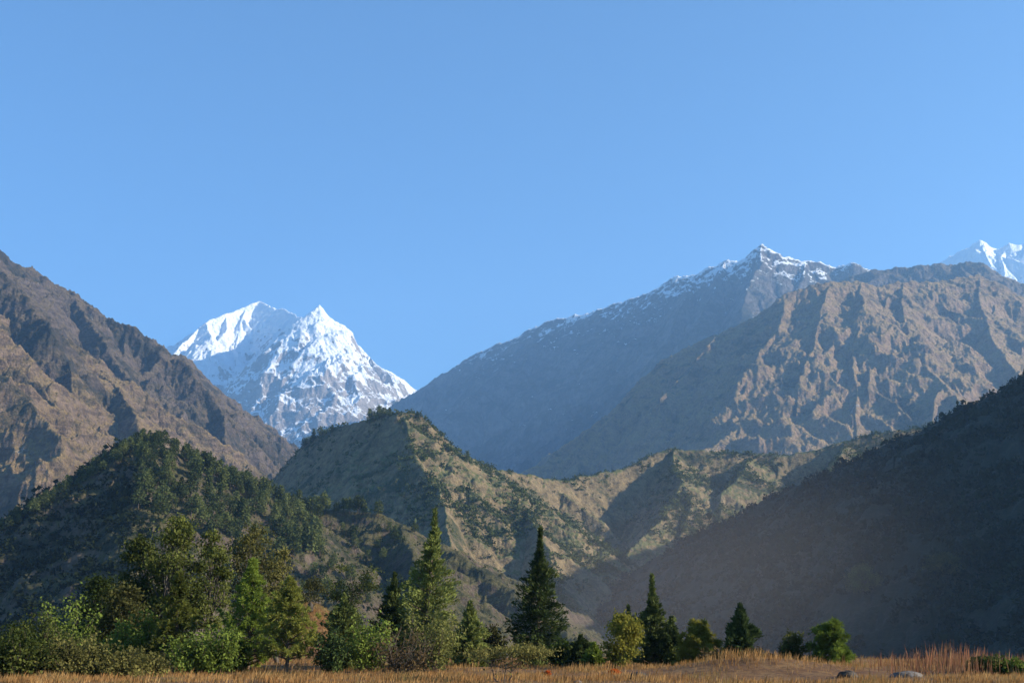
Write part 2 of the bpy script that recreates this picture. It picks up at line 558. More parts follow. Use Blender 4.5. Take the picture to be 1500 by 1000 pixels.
# --- dark ridge behind the brown mountain, right
crest = px_line((1120, 500, 7700), (1200, 425, 7600), (1250, 402, 7550), (1300, 391, 7500), (1340, 387, 7450), (1400, 386, 7400), (1420, 384, 7350), (1440, 387, 7300),
                (1460, 396, 7250), (1500, 413, 7150), (1560, 432, 7000), (1650, 450, 6900), (1780, 520, 6800))
segs = polyseg(crest, 0.8, 0.85)
segs += grow_spurs(rng, crest, 0.85, 330, 0, 'both', 2, 25, (0.65, 0.85), maxlen=1500)
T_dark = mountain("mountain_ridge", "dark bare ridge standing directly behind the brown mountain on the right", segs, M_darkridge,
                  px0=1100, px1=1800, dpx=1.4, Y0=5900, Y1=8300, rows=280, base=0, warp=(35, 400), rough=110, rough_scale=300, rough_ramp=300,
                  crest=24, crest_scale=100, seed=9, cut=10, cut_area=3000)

# --- brown mountain on the right
crest = px_line((690, 740, 6900), (770, 690, 6700), (800, 668, 6620), (860, 632, 6430), (910, 600, 6270), (950, 572, 6150), (1010, 531, 5960), (1050, 524, 5830), (1100, 482, 5660), (1150, 433, 5500),
                (1190, 418, 5530), (1215, 412, 5550), (1265, 413, 5600), (1290, 418, 5630), (1320, 413, 5680), (1365, 409, 5730), (1400, 407, 5780), (1430, 402, 5830),
                (1460, 415, 5850), (1480, 438, 5850), (1520, 452, 5850), (1600, 480, 5850), (1750, 540, 5850))
segs = polyseg(crest[:10], 0.8, 0.95) + polyseg(crest[9:], 0.8, 0.85)
nose = px_line((1152, 434, 5500), (1140, 480, 5200), (1108, 525, 4980), (1098, 560, 4800), (1095, 600, 4620), (1075, 632, 4480), (1040, 655, 4380), (975, 668, 4280), (900, 700, 4150))
segs += polyseg(nose, 0.62, 0.9)
nose2 = px_line((1215, 413, 5550), (1205, 450, 5250), (1190, 500, 5000), (1170, 560, 4700), (1165, 620, 4450), (1160, 680, 4200))
segs += polyseg(nose2, 0.75, 0.95)
nose3 = px_line((1262, 413, 5600), (1262, 450, 5200), (1255, 500, 4950), (1250, 560, 4650), (1255, 640, 4300), (1250, 700, 4050))
segs += polyseg(nose3, 0.7, 0.95)
nose4 = px_line((1322, 413, 5680), (1325, 460, 5250), (1345, 520, 4820), (1385, 570, 4500), (1430, 610, 4200))
segs += polyseg(nose4, 0.75, 0.95)
nose5 = px_line((1430, 403, 5830), (1438, 450, 5450), (1462, 510, 5000), (1500, 560, 4600))
segs += polyseg(nose5, 0.7, 0.95)
segs += grow_spurs(rng, crest[8:], 0.85, 380, 0, 'both', 2, 22, (0.7, 0.88), maxlen=1500)
segs += grow_spurs(rng, crest[:9], 0.85, 420, 0, 1, 1, 22, (0.75, 0.9), maxlen=900)
for r_ in (nose, nose2, nose3, nose4, nose5):
    segs += grow_spurs(rng, r_, 0.9, 260, 0, 1 if r_ is nose else 'both', 2, 20, (0.7, 0.85), maxlen=650)
T_brown = mountain("mountain", "sunlit brown mountain with grassy gullies and shaded flank on the right", segs, M_brown,
                   px0=620, px1=1760, dpx=1.25, Y0=3500, Y1=7300, rows=500, base=-150, warp=(28, 300), rough=72, rough_scale=230, rough_ramp=260,
                   crest=22, crest_scale=80, seed=13, cut=7, cut_area=1500)

# --- brown mountain on the left: rear ridge and front ridge
crest = px_line((-330, 180, 3100), (-150, 300, 3350), (0, 370, 3650), (45, 392, 3750), (100, 425, 3850), (140, 450, 3940), (152, 463, 3960), (166, 487, 3990), (176, 489, 4020), (188, 483, 4050), (203, 504, 4080),
                (212, 503, 4100), (224, 493, 4120), (240, 503, 4150), (252, 517, 4180), (266, 519, 4200), (300, 560, 4280), (345, 606, 4380), (385, 631, 4460), (430, 650, 4550), (470, 680, 4600), (540, 740, 4700))
segs = polyseg(crest, 1.7, 0.85)
for sp in (((100, 425, 3850), (120, 452, 3620), (150, 497, 3400), (190, 556, 3200), (215, 600, 3050)),
           ((172, 487, 4000), (190, 512, 3750), (216, 556, 3520), (248, 610, 3300)),
           ((222, 497, 4120), (246, 535, 3850), (276, 582, 3620), (312, 634, 3420), (345, 690, 3250)),
           ((266, 519, 4200), (300, 570, 3920), (336, 620, 3740), (380, 680, 3560)),
           ((345, 606, 4380), (375, 645, 4130), (405, 690, 3950))):
    segs += polyseg(px_line(*sp), 0.72, 1.15)
segs += polyseg(px_line((238, 560, 3560), (256, 590, 3350), (260, 640, 3120), (275, 700, 2900)), 0.72, 1.2)
segs += polyseg(px_line((256, 590, 3350), (300, 637, 3300), (345, 676, 3260), (380, 720, 3220)), 0.8, 0.8)
segs += grow_spurs(rng, crest, 0.85, 270, 0, 'both', 2, 25, (0.68, 0.88), maxlen=1100)
T_left = mountain("mountain", "reddish brown mountain flank falling from the upper left edge", segs, M_leftback,
                  px0=-330, px1=600, dpx=1.3, Y0=2500, Y1=5200, rows=380, base=-150, warp=(12, 200), rough=88, rough_scale=200, rough_ramp=220,
                  crest=22, crest_scale=75, seed=17, cut=8, cut_area=1000)
crest = px_line((-420, 230, 2500), (-200, 340, 2650), (-60, 425, 2750), (20, 472, 2850), (95, 486, 2900), (125, 510, 2860), (150, 546, 2800), (165, 562, 2760), (205, 602, 2650), (216, 640, 2520),
                (245, 700, 2350), (290, 780, 2150))
segs = polyseg(crest, 1.7, 0.85)
f2 = px_line((95, 487, 2900), (98, 516, 2720), (108, 560, 2540), (126, 620, 2370), (152, 700, 2180))
segs += polyseg(f2, 0.75, 1.2)
f3 = px_line((158, 556, 2790), (180, 580, 2610), (202, 614, 2460), (232, 670, 2290))
segs += polyseg(f3, 0.78, 1.2)
segs += polyseg(px_line((20, 473, 2850), (28, 510, 2680), (42, 560, 2510), (60, 630, 2330)), 0.78, 1.1)
segs += grow_spurs(rng, crest, 0.85, 210, 0, 'both', 2, 25, (0.68, 0.88), maxlen=900)
segs += grow_spurs(rng, f2, 0.85, 190, 0, 'both', 2, 25, (0.7, 0.88), maxlen=500)
T_left2 = mountain("mountain_spur", "nearer brown spur with steep gullies in front of the left mountain", segs, M_left,
                   px0=-330, px1=420, dpx=1.3, Y0=1700, Y1=3300, rows=330, base=-150, warp=(18, 220), rough=70, rough_scale=160, rough_ramp=180,
                   crest=15, crest_scale=60, seed=19, cut=6, cut_area=700)

# --- middle hill with the shaded cliff, running right into the green hills
crest = px_line((300, 830, 2300), (380, 735, 2180), (400, 704, 2130), (440, 657, 2030), (455, 641, 1990), (480, 629, 1920), (530, 616, 1800), (560, 606, 1720), (585, 603, 1650), (610, 606, 1660), (630, 621, 1680),
                (650, 646, 1710), (680, 666, 1750), (720, 686, 1800), (760, 693, 1850), (800, 699, 1900), (830, 703, 1940), (870, 694, 1990), (910, 687, 2030),
                (950, 667, 2060), (980, 657, 2080), (1020, 660, 2080), (1060, 662, 2080), (1100, 664, 2080), (1150, 667, 2080), (1200, 657, 2080), (1250, 642, 2080), (1300, 632, 2080),
                (1350, 625, 2080), (1450, 610, 2080), (1600, 600, 2080))
segs = polyseg(crest[:9], 0.9, 1.4, 3) + polyseg(crest[8:], 0.9, 1.45, 10)
edge = px_line((590, 606, 1645), (597, 622, 1600), (604, 655, 1530), (624, 690, 1460), (645, 722, 1400), (655, 760, 1330), (658, 800, 1260), (650, 880, 1150))
segs += polyseg(edge[:3], 0.62, 0.95) + polyseg(edge[2:5], 0.95, 0.95) + polyseg(edge[4:], 1.25, 0.95)
edge2 = px_line((728, 688, 1800), (744, 712, 1660), (764, 736, 1540), (780, 762, 1440), (798, 798, 1350), (814, 846, 1260), (830, 910, 1160))
segs += polyseg(edge2[:3], 0.65, 1.2) + polyseg(edge2[2:], 0.95, 1.25)
edge3 = px_line((985, 657, 2080), (988, 690, 1960), (1000, 705, 1900), (965, 765, 1760), (925, 800, 1660), (885, 850, 1560), (860, 900, 1460), (840, 960, 1370))
segs += polyseg(edge3, 0.62, 1.1)
edge4 = px_line((1000, 705, 1900), (1012, 735, 1830), (1005, 770, 1760), (985, 800, 1690), (960, 860, 1580))
segs += polyseg(edge4, 0.75, 1.1)
edge5 = px_line((1100, 664, 2080), (1090, 690, 1980), (1060, 720, 1890), (1050, 760, 1800))
segs += polyseg(edge5, 0.6, 0.95)
segs += polyseg(px_line((1240, 645, 2080), (1225, 675, 1980), (1190, 710, 1870), (1160, 740, 1780)), 0.6, 0.9)
segs += grow_spurs(rng, crest[10:], 0.95, 170, -100, -1, 2, 25, (0.7, 0.9), maxlen=260)
for r_ in (edge[:4], edge2, edge3, edge4):
    segs += grow_spurs(rng, r_, 0.85, 80, -100, 1, 2, 25, (0.72, 0.9), maxlen=150)
T_hill = mountain("hill", "grassy hill with a shaded cliff face in the middle distance", segs, M_hill, "hill",
                  px0=230, px1=1700, dpx=1.3, Y0=950, Y1=2600, rows=540, base=-120, warp=(7, 60), rough=14, rough_scale=60, rough_ramp=60,
                  crest=4.5, crest_scale=28, seed=23, cut=1.7, cut_area=120)

# --- wooded slope in shade on the right
crest = px_line((560, 985, 1780), (700, 942, 1700), (790, 915, 1620), (880, 890, 1540), (960, 850, 1480), (1040, 800, 1430), (1120, 735, 1380), (1200, 700, 1330), (1300, 660, 1270), (1345, 640, 1250), (1370, 622, 1240),
                (1400, 607, 1220), (1440, 592, 1200), (1500, 564, 1170), (1600, 505, 1120), (1750, 420, 1060), (1900, 340, 1000))
segs = polyseg(crest, 0.5, 0.62, 15)
segs += grow_spurs(rng, crest, 0.62, 170, -100, 'both', 2, 25, (0.7, 0.9), maxlen=420)
segs += polyseg(px_line((1640, 500, 1250), (1700, 480, 1480), (1790, 462, 1740), (1950, 430, 2100)), 1.0, 1.0, 10)  # ridge out of view, raised to cast shade over the middle hills
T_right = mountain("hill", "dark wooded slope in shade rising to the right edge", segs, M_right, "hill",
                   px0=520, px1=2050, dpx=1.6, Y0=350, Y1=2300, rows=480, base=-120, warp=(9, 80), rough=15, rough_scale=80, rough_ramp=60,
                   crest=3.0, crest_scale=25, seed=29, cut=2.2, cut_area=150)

# --- pine hill on the left
crest = px_line((-200, 850, 1080), (-100, 806, 1030), (0, 772, 970), (40, 746, 945), (90, 718, 910), (150, 680, 860), (190, 653, 820), (215, 645, 800), (250, 657, 815), (300, 682, 840), (350, 706, 860),
                (400, 728, 880), (440, 742, 890), (500, 747, 890), (550, 752, 880), (585, 764, 870), (610, 792, 850), (640, 799, 840), (670, 808, 820), (700, 828, 800), (740, 858, 770), (780, 884, 740), (820, 915, 700), (880, 960, 640))
segs = polyseg(crest[:8], 0.75, 0.85, 4) + polyseg(crest[7:], 0.75, 0.72, 5)
sp1 = px_line((215, 645, 800), (214, 690, 740), (205, 740, 690), (198, 790, 645), (188, 850, 590), (180, 910, 530))
segs += polyseg(sp1, 0.5, 0.8, 3)
sp2 = px_line((440, 742, 890), (450, 765, 830), (470, 800, 770), (480, 850, 700), (490, 910, 620))
segs += polyseg(sp2, 0.55, 0.85, 3)
sp3 = px_line((585, 764, 870), (600, 800, 800), (620, 840, 730), (640, 880, 670), (650, 930, 600))
segs += polyseg(sp3, 0.5, 0.9, 2)
segs += grow_spurs(rng, crest[7:], 0.72, 75, -80, -1, 2, 25, (0.7, 0.9), maxlen=200)
segs += grow_spurs(rng, sp1, 0.75, 60, -80, 1, 2, 25, (0.7, 0.9), maxlen=100)
segs += grow_spurs(rng, sp3, 0.75, 60, -80, 1, 2, 25, (0.7, 0.9), maxlen=100)
T_pine = mountain("hill", "near hill dotted with pines in front of the left mountain", segs, M_forest, "hill",
                  px0=-300, px1=920, dpx=1.4, Y0=330, Y1=1250, rows=500, base=-100, warp=(5, 45), rough=9, rough_scale=38, rough_ramp=40,
                  crest=2.5, crest_scale=16, seed=31, cut=1.2, cut_area=40)

# ------------------------------------------------------------------ ground: terrace in front, valley floor beyond
def ground_z(x, y):
    x = np.asarray(x, float); y = np.asarray(y, float)
    z = 0.22 * fbm(x / 9, y / 9, 4, 61) + 0.5 * fbm(x / 40, y / 40, 2, 62)
    z = z + 6.0 * np.exp(-(((x + 22.5) / 5.5) ** 2 + ((y - 142) / 8.0) ** 2))          # grassy knoll behind the pines
    z = z + 1.0 * np.exp(-(((x - 14.5) / 5.0) ** 2 + ((y - 74) / 5.0) ** 2))         # bank on the right
    z = z + 0.5 * np.exp(-(((x - 27) / 9.0) ** 2 + ((y - 78) / 6.0) ** 2))
    drop = np.clip((y - 150) / 230.0, 0, 1)
    drop = drop * drop * (3 - 2 * drop)
    far = np.clip((y - 400) / 3000, 0, 1)
    z = z * (1 - drop) - 75 * drop - 25 * far + drop * 3 * fbm(x / 120, y / 120, 4, 63)
    return z
def ground_mesh():
    ang = np.radians(np.linspace(-75, 75, 601))
    rr = np.concatenate([np.linspace(2, 30, 30, endpoint=False), np.linspace(30, 180, 420, endpoint=False), np.geomspace(180, 40000, 160)])
    A, R = np.meshgrid(ang, rr)
    X = R * np.sin(A); Y = R * np.cos(A)
    Z = ground_z(X, Y)
    r, c = X.shape
    idx = np.arange(r * c).reshape(r, c)
    f = np.stack([idx[:-1, :-1], idx[:-1, 1:], idx[1:, 1:], idx[1:, :-1]], -1).reshape(-1, 4)
    return mesh_np("ground", np.stack([X.ravel(), Y.ravel(), Z.ravel()], -1), f, smooth=True)

k = NT("dry_grass_soil")
P = k.pos().outputs["Position"]
a_ = k.noise(P, 0.35, 6, 0.65); b_ = k.noise(P, 2.5, 5, 0.7)
col = k.mix(k.ramp(a_, 0.35, 0.65), (0.12, 0.058, 0.024), (0.19, 0.11, 0.045))
col = k.mix(k.ramp(b_, 0.4, 0.7), col, (0.06, 0.03, 0.016))
k.l(col, k.b.inputs["Base Color"])
k.bump(b_, 0.6, 0.15)
M_ground = k.m
ground = link("ground", ground_mesh(), M_ground)
tag(ground, "dry reddish brown earth and grass terrace along the bottom", "ground", None, 'structure')

# ------------------------------------------------------------------ foliage and bark
def leaf_mat(name, dark, light, scale, trans=0.35, rough=0.6):
    k = NT(name)
    t = k.t
    t.nodes.remove(k.b)
    P = k.obj()
    f = k.noise(P, scale, 3, 0.7)
    g = k.noise(P, scale * 0.22, 3, 0.6)
    oi = k.n("ShaderNodeObjectInfo")
    v = k.math('ADD', k.math('MULTIPLY', f, 0.6), k.math('MULTIPLY', g, 0.5))
    v = k.math('ADD', v, k.math('MULTIPLY', k.math('SUBTRACT', oi.outputs["Random"], 0.5), 0.25))
    col = k.mix(k.ramp(v, 0.38, 0.72), dark, light)
    d = k.n("ShaderNodeBsdfDiffuse"); tr = k.n("ShaderNodeBsdfTranslucent"); mx = k.n("ShaderNodeMixShader")
    k.l(col, d.inputs[0]); k.l(col, tr.inputs[0])
    mx.inputs[0].default_value = trans
    k.l(d.outputs[0], mx.inputs[1]); k.l(tr.outputs[0], mx.inputs[2])
    k.l(mx.outputs[0], k.out.inputs[0])
    return k.m

def bark_mat(name, a, b):
    k = NT(name)
    P = k.obj()
    f = k.noise(P, 6, 5, 0.7, stretch=(1, 1, 0.25))
    k.l(k.mix(k.ramp(f, 0.35, 0.65), a, b), k.b.inputs["Base Color"])
    k.bump(f, 0.6, 0.03)
    return k.m

L_fir = leaf_mat("fir_needles", (0.026, 0.040, 0.014), (0.173, 0.196, 0.054), 1.6, 0.3)
L_firdark = leaf_mat("dark_fir_needles", (0.018, 0.032, 0.014), (0.084, 0.114, 0.034), 1.6, 0.25)
L_pine = leaf_mat("bright_pine_needles", (0.040, 0.066, 0.012), (0.179, 0.23, 0.038), 1.3, 0.35)
L_pine_olive = leaf_mat("olive_pine_needles", (0.048, 0.058, 0.014), (0.202, 0.209, 0.045), 1.3, 0.35)
L_broad = leaf_mat("dark_broad_leaves", (0.022, 0.032, 0.009), (0.139, 0.15, 0.037), 0.9, 0.3)
L_olive = leaf_mat("olive_broad_leaves", (0.036, 0.038, 0.013), (0.162, 0.146, 0.046), 0.9, 0.3)
L_bush = leaf_mat("green_bush_leaves", (0.026, 0.042, 0.009), (0.163, 0.209, 0.04), 1.0, 0.35)
L_yellow = leaf_mat("yellow_green_leaves", (0.070, 0.080, 0.014), (0.20, 0.185, 0.034), 1.2, 0.4)
L_pale = leaf_mat("pale_green_leaves", (0.045, 0.055, 0.016), (0.165, 0.165, 0.050), 1.0, 0.35)
L_dry = leaf_mat("dry_brown_leaves", (0.060, 0.040, 0.020), (0.15, 0.105, 0.045), 1.8, 0.3)
L_orange = leaf_mat("orange_petals", (0.40, 0.07, 0.012), (0.60, 0.17, 0.025), 6, 0.3)
L_hillpine = leaf_mat("hill_pine_needles", (0.030, 0.044, 0.017), (0.139, 0.155, 0.049), 0.30, 0.3)
L_shrub = leaf_mat("hill_shrub_leaves", (0.022, 0.034, 0.012), (0.080, 0.094, 0.032), 0.10, 0.2)
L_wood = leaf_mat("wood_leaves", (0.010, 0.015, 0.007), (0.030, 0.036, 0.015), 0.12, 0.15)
B_brown = bark_mat("brown_bark", (0.06, 0.042, 0.030), (0.13, 0.10, 0.075))
B_grey = bark_mat("grey_bark", (0.05, 0.042, 0.034), (0.11, 0.092, 0.075))

def unit(v):
    return v / np.maximum(np.linalg.norm(v, axis=-1, keepdims=True), 1e-9)

def rvec(rs, n):
    return unit(rs.normal(size=(n, 3)))

def quads(c, a, b):
    v = np.stack([c - a - b * 0.35, c + a * 0.1 - b, c + a, c + a * 0.1 + b], 1).reshape(-1, 3)
    f = np.arange(len(v)).reshape(-1, 4)
    return v, f

def cards(rs, c, size, aspect=0.55, axis=None, spread=1.0):
    n = len(c)
    r = rvec(rs, n)
    a = r if axis is None else unit(axis + r * spread)
    b = unit(np.cross(a, rvec(rs, n)))
    s = (size * rs.uniform(0.6, 1.3, n))[:, None] if np.ndim(size) == 0 else (size * rs.uniform(0.7, 1.2, n))[:, None]
    return quads(c, a * s * 0.5, b * s * 0.5 * aspect)

class Bag:
    def __init__(self):
        self.v = []; self.f = []; self.n = 0
    def add(self, vf):
        v, f = vf
        if len(v) == 0:
            return
        self.v.append(v); self.f.append(f + self.n); self.n += len(v)
    def mesh(self, name, smooth=False):
        return mesh_np(name, np.concatenate(self.v), np.concatenate(self.f), smooth=smooth)

def tube(pts, rad, n=6):
    pts = np.array(pts, float)
    rings = []
    for i, p in enumerate(pts):
        d = unit(pts[min(i + 1, len(pts) - 1)] - pts[max(i - 1, 0)])
        h = np.array([1.0, 0, 0]) if abs(d[0]) < 0.8 else np.array([0, 1.0, 0])
        e1 = unit(np.cross(d, h)); e2 = np.cross(d, e1)
        an = np.arange(n) * 2 * np.pi / n
        rings.append(p + rad[i] * (np.cos(an)[:, None] * e1 + np.sin(an)[:, None] * e2))
    v = np.concatenate(rings)
    f = []
    for i in range(len(pts) - 1):
        for j in range(n):
            f.append((i * n + j, i * n + (j + 1) % n, (i + 1) * n + (j + 1) % n, (i + 1) * n + j))
    return v, np.array(f)

def crooked(rs, a, b, n, amp):
    t = np.linspace(0, 1, n)[:, None]
    p = a + (b - a) * t
    j = rs.normal(size=(n, 3)) * amp * np.linalg.norm(b - a)
    j[0] = 0; j[-1] = 0
    return p + j

# ---- the kinds of tree, each returning (trunk bag, crown bag) round the origin
def fir(rs, h, R, dens=1.0, skirt=0.55, spire=1.15, card=0.34):
    T, K = Bag(), Bag()
    tp = crooked(rs, np.zeros(3), np.array([0.02 * h * rs.normal(), 0.02 * h * rs.normal(), h * 0.97]), 7, 0.004)
    T.add(tube(tp, np.linspace(0.022 * h, 0.003 * h, 7)))
    nb = int(230 * dens)
    ph = rs.uniform(0, 6.28)
    for i in range(nb):
        t = 0.03 + 0.97 * (i + rs.rand()) / nb
        az = i * 2.39996 + rs.normal() * 0.35
        prof = (0.84 + 0.16 * t / skirt) if t < skirt else ((1 - t) / (1 - skirt)) ** (spire * 1.45)
        lump = 1 + 0.22 * math.sin(az * 2 + t * 17 + ph) + 0.16 * math.sin(az * 3 - t * 29 + 2 * ph) + 0.16 * rs.normal()
        L = max(0.05 * R, R * prof * lump)
        el = math.radians(-8 + 58 * t + rs.normal() * 9)
        d = np.array([math.cos(az) * math.cos(el), math.sin(az) * math.cos(el), math.sin(el)])
        base = np.array([np.interp(t, np.linspace(0, 1, 7), tp[:, 0]), np.interp(t, np.linspace(0, 1, 7), tp[:, 1]), t * h * 0.97])
        if i % 3 == 0 and L > 0.3:
            T.add(tube([base, base + d * L * 0.85], [0.008 * h * (1.1 - t), 0.003], 4))
        n = int(14 + 50 * (L / R))
        s = rs.uniform(0.12, 1.0, n) ** 0.75
        c = base + d * (s * L)[:, None] + rs.normal(size=(n, 3)) * (0.10 * L * (1.15 - s) + 0.05)[:, None]
        c[:, 2] -= 0.10 * L * s * s
        ax = np.tile(d, (n, 1)) + np.array([0, 0, 0.25])
        K.add(cards(rs, c, card, 0.30, ax, 0.75))
    # leader shoot
    n = 24
    c = np.stack([rs.normal(size=n) * 0.05, rs.normal(size=n) * 0.05, rs.uniform(0.9, 1.0, n) * h], 1) + np.array([tp[-1][0], tp[-1][1], 0])
    K.add(cards(rs, c, card * 0.7, 0.3, np.tile([0, 0, 1.0], (n, 1)), 0.5))
    return T, K

def tufted_pine(rs, h, R, dens=1.0, low=0.12, round_=0.0, needle=0.36):
    T, K = Bag(), Bag()
    tp = crooked(rs, np.zeros(3), np.array([0, 0, h * 0.95]), 6, 0.01)
    T.add(tube(tp, np.linspace(0.024 * h, 0.005 * h, 6)))
    nb = int(75 * dens)
    for i in range(nb):
        t = low + (1 - low) * (i + rs.rand()) / nb
        az = i * 2.39996 + rs.normal() * 0.4
        q = (t - low) / (1 - low)
        prof = (1 - q) ** 0.85 * (1 - round_) + round_ * math.sqrt(max(0, 1 - (1.15 * q - 0.3) ** 2 * 0.9))
        L = R * max(0.08, prof) * rs.uniform(0.65, 1.1)
        el = math.radians(5 + 45 * q + rs.normal() * 10)
        d = np.array([math.cos(az) * math.cos(el), math.sin(az) * math.cos(el), math.sin(el)])
        base = np.array([0, 0, t * h * 0.93])
        tip = base + d * L + np.array([0, 0, 0.12 * L])
        T.add(tube([base, tip], [0.010 * h * (1.05 - t), 0.004], 4))
        for s in np.linspace(1.0, 0.35, max(2, int(5 * L / R + 1))):
            p = base + (tip - base) * s + rs.normal(size=3) * 0.12 * L
            n = int(48)
            dirs = unit(rvec(rs, n) + d * 0.5 + np.array([0, 0, 0.35]))
            c = p + dirs * needle * 0.55 * rs.uniform(0.6, 1.1, n)[:, None]
            K.add(cards(rs, c, needle, 0.16, dirs, 0.25))
    n = 60
    dirs = unit(rvec(rs, n) + np.array([0, 0, 0.9]))
    K.add(cards(rs, np.array([0, 0, h * 0.95]) + dirs * needle * 0.5, needle, 0.16, dirs, 0.3))
    return T, K

def broadleaf(rs, h, R, dens=1.0, low=0.25, leaf=0.26, gap=0.85, flat=0.0, stems=1, lean=0.0):
    T, K = Bag(), Bag()
    nc = int(46 * dens)
    hubs = []
    for s_ in range(stems):
        sx = (s_ - (stems - 1) / 2) * 0.25 * R
        top = np.array([sx + rs.normal() * 0.25 * R + lean * R, rs.normal() * 0.2 * R, h * (0.78 - 0.1 * s_)])
        tp = crooked(rs, np.array([sx * 0.4, 0, 0]), top, 7, 0.03)
        T.add(tube(tp, np.linspace(0.024 * h, 0.006 * h, 7)))
        hubs.append(tp)
    for i in range(nc):
        q = rs.rand()
        z = low + (1 - low) * (q ** (0.8 - 0.5 * flat))
        qq = (z - low) / (1 - low)
        wid = math.sqrt(max(0.02, 1 - (2 * (qq ** (1 - 0.3 * flat)) - 0.85) ** 2 * 0.92)) if not flat else (0.45 + 0.55 * qq)
        rad = R * wid * math.sqrt(rs.uniform(0.12, 1)) * rs.uniform(0.8, 1.08)
        az = rs.uniform(0, 2 * np.pi)
        c = np.array([math.cos(az) * rad + lean * R * qq, math.sin(az) * rad, z * h * (1 - 0.10 * (rad / R) ** 2)])
        tp = hubs[i % len(hubs)]
        k = min(len(tp) - 1, max(1, int(len(tp) * min(0.95, z * 0.75))))
        br = crooked(rs, tp[k], c, 4, 0.06)
        T.add(tube(br, np.linspace(0.008 * h, 0.004, 4), 4))
        cr = R * rs.uniform(0.16, 0.30)
        n = int(rs.uniform(80, 170))
        p = c + rs.normal(size=(n, 3)) * np.array([cr, cr, cr * (0.62 - 0.3 * flat)]) * 0.75
        K.add(cards(rs, p, leaf, 0.6))
        n = int(30 * gap)
        p = br[2] + rs.normal(size=(n, 3)) * cr * 0.8
        K.add(cards(rs, p, leaf * 0.9, 0.6))
    return T, K

def shrub(rs, h, R, dens=1.0, leaf=0.22, twiggy=0.0):
    T, K = Bag(), Bag()
    ns = int(16 * dens) + 4
    for i in range(ns):
        az = rs.uniform(0, 2 * np.pi); rad = R * math.sqrt(rs.rand()) * 0.9
        q = rs.uniform(0.45, 1.0) * math.sqrt(max(0.1, 1 - (rad / R) ** 2 * 0.7))
        tip = np.array([math.cos(az) * rad, math.sin(az) * rad, h * q])
        st = crooked(rs, np.array([math.cos(az) * rad * 0.15, math.sin(az) * rad * 0.15, 0]), tip, 5, 0.05)
        T.add(tube(st, np.linspace(0.028, 0.008, 5), 4))
        n = int(rs.uniform(95, 180) * (1 - 0.75 * twiggy))
        s = rs.uniform(0.25, 1.05, n)
        c = np.stack([np.interp(s, np.linspace(0, 1, 5), st[:, j]) for j in range(3)], 1)
        c += rs.normal(size=(n, 3)) * 0.13 * R
        c[:, 2] = np.maximum(c[:, 2], 0.04)
        K.add(cards(rs, c, leaf, 0.6))
        if twiggy:
            for _ in range(7):
                a = st[rs.randint(1, 5)]
                b = a + rvec(rs, 1)[0] * R * 0.35 + np.array([0, 0, 0.15 * h])
                T.add(tube([a, b], [0.016, 0.006], 3))
    return T, K

# ------------------------------------------------------------------ foreground trees
FG = 0
def plant(name, label, cat, px, top, width, Y, maker, leafm, bark=None, group=None, **kw):
    """One tree or bush at photo column px, its top at row top, width in photo pixels, Y metres ahead."""
    global FG
    FG += 1
    rs = np.random.RandomState(100 + FG)
    tp = at(px, top, Y)
    x = tp[0]
    z0 = float(ground_z(x, Y)) - 0.05
    h = tp[2] - z0
    R = width * 0.5 * Y / FPX * (0.94 if maker is fir else 1.05)
    if maker is shrub:
        h *= 1.22
    e = bpy.data.objects.new(name, None)
    e.empty_display_size = 0.5
    e.location = (x, Y, z0)
    C.objects.link(e)
    if maker is shrub and Y < 70:
        kw.setdefault('leaf', 0.19)
        kw['dens'] = kw.get('dens', 1) * 1.6
    T, K = maker(rs, h, R, **kw)
    woody = maker is shrub
    link("stem" if woody else "trunk", T.mesh("stem" if woody else "trunk", True), bark or B_brown, e)
    link("foliage" if woody else "crown", K.mesh("foliage" if woody else "crown"), leafm, e)
    tag(e, label, cat, group)
    return e

G_FIR = "firs along the terrace edge"
G_PIN = "young pines along the terrace edge"
G_BRD = "broadleaf trees on the left of the terrace"
G_BSH = "bushes along the terrace edge"
plant("fir_tree", "tallest fir in the row with a long thin spire above a dense skirt", "tree", 625, 740, 88, 95, fir, L_fir, group=G_FIR, dens=1.3, skirt=0.42, spire=0.95)
plant("fir_tree", "second tall fir with a tapering spire over a broad dark base", "tree", 785, 768, 84, 97, fir, L_fir, group=G_FIR, dens=1.25, skirt=0.38, spire=1.0)
plant("fir_tree", "slim fir with a very narrow top just right of the yellow green tree", "tree", 958, 838, 58, 92, fir, L_fir, group=G_FIR, dens=0.9, skirt=0.4, spire=1.25)
plant("fir_tree", "low fir pressed against the right side of the slim narrow topped fir", "tree", 984, 902, 38, 91, fir, L_fir, group=G_FIR, dens=0.6, skirt=0.5)
plant("fir_tree", "dark dense blunt topped fir standing alone on the reddish bank", "tree", 1084, 883, 44, 84, fir, L_firdark, group=G_FIR, dens=1.1, skirt=0.5, spire=0.7)
plant("fir_tree", "mid sized fir standing close to the left of the tallest fir", "tree", 573, 836, 58, 99, fir, L_fir, group=G_FIR, dens=0.9, skirt=0.5, spire=0.9)
plant("fir_tree", "small pointed fir between the tallest fir and the flat thorn tree", "tree", 688, 879, 50, 93, fir, L_fir, group=G_FIR, dens=0.8, skirt=0.45, spire=0.85)
plant("fir_tree", "small blue green fir beside the grassy knoll", "tree", 506, 868, 66, 93, fir, L_fir, group=G_FIR, dens=0.9, skirt=0.5, spire=0.85)
plant("fir_tree", "thin fir tip rising behind the yellow green tree", "tree", 921, 884, 22, 112, fir, L_firdark, group=G_FIR, dens=0.5, skirt=0.5)
plant("fir_tree", "tiny pale green fir at the foot of the brightest pine", "tree", 347, 928, 30, 84, fir, L_pine, group=G_FIR, dens=0.5, skirt=0.5, spire=0.9)
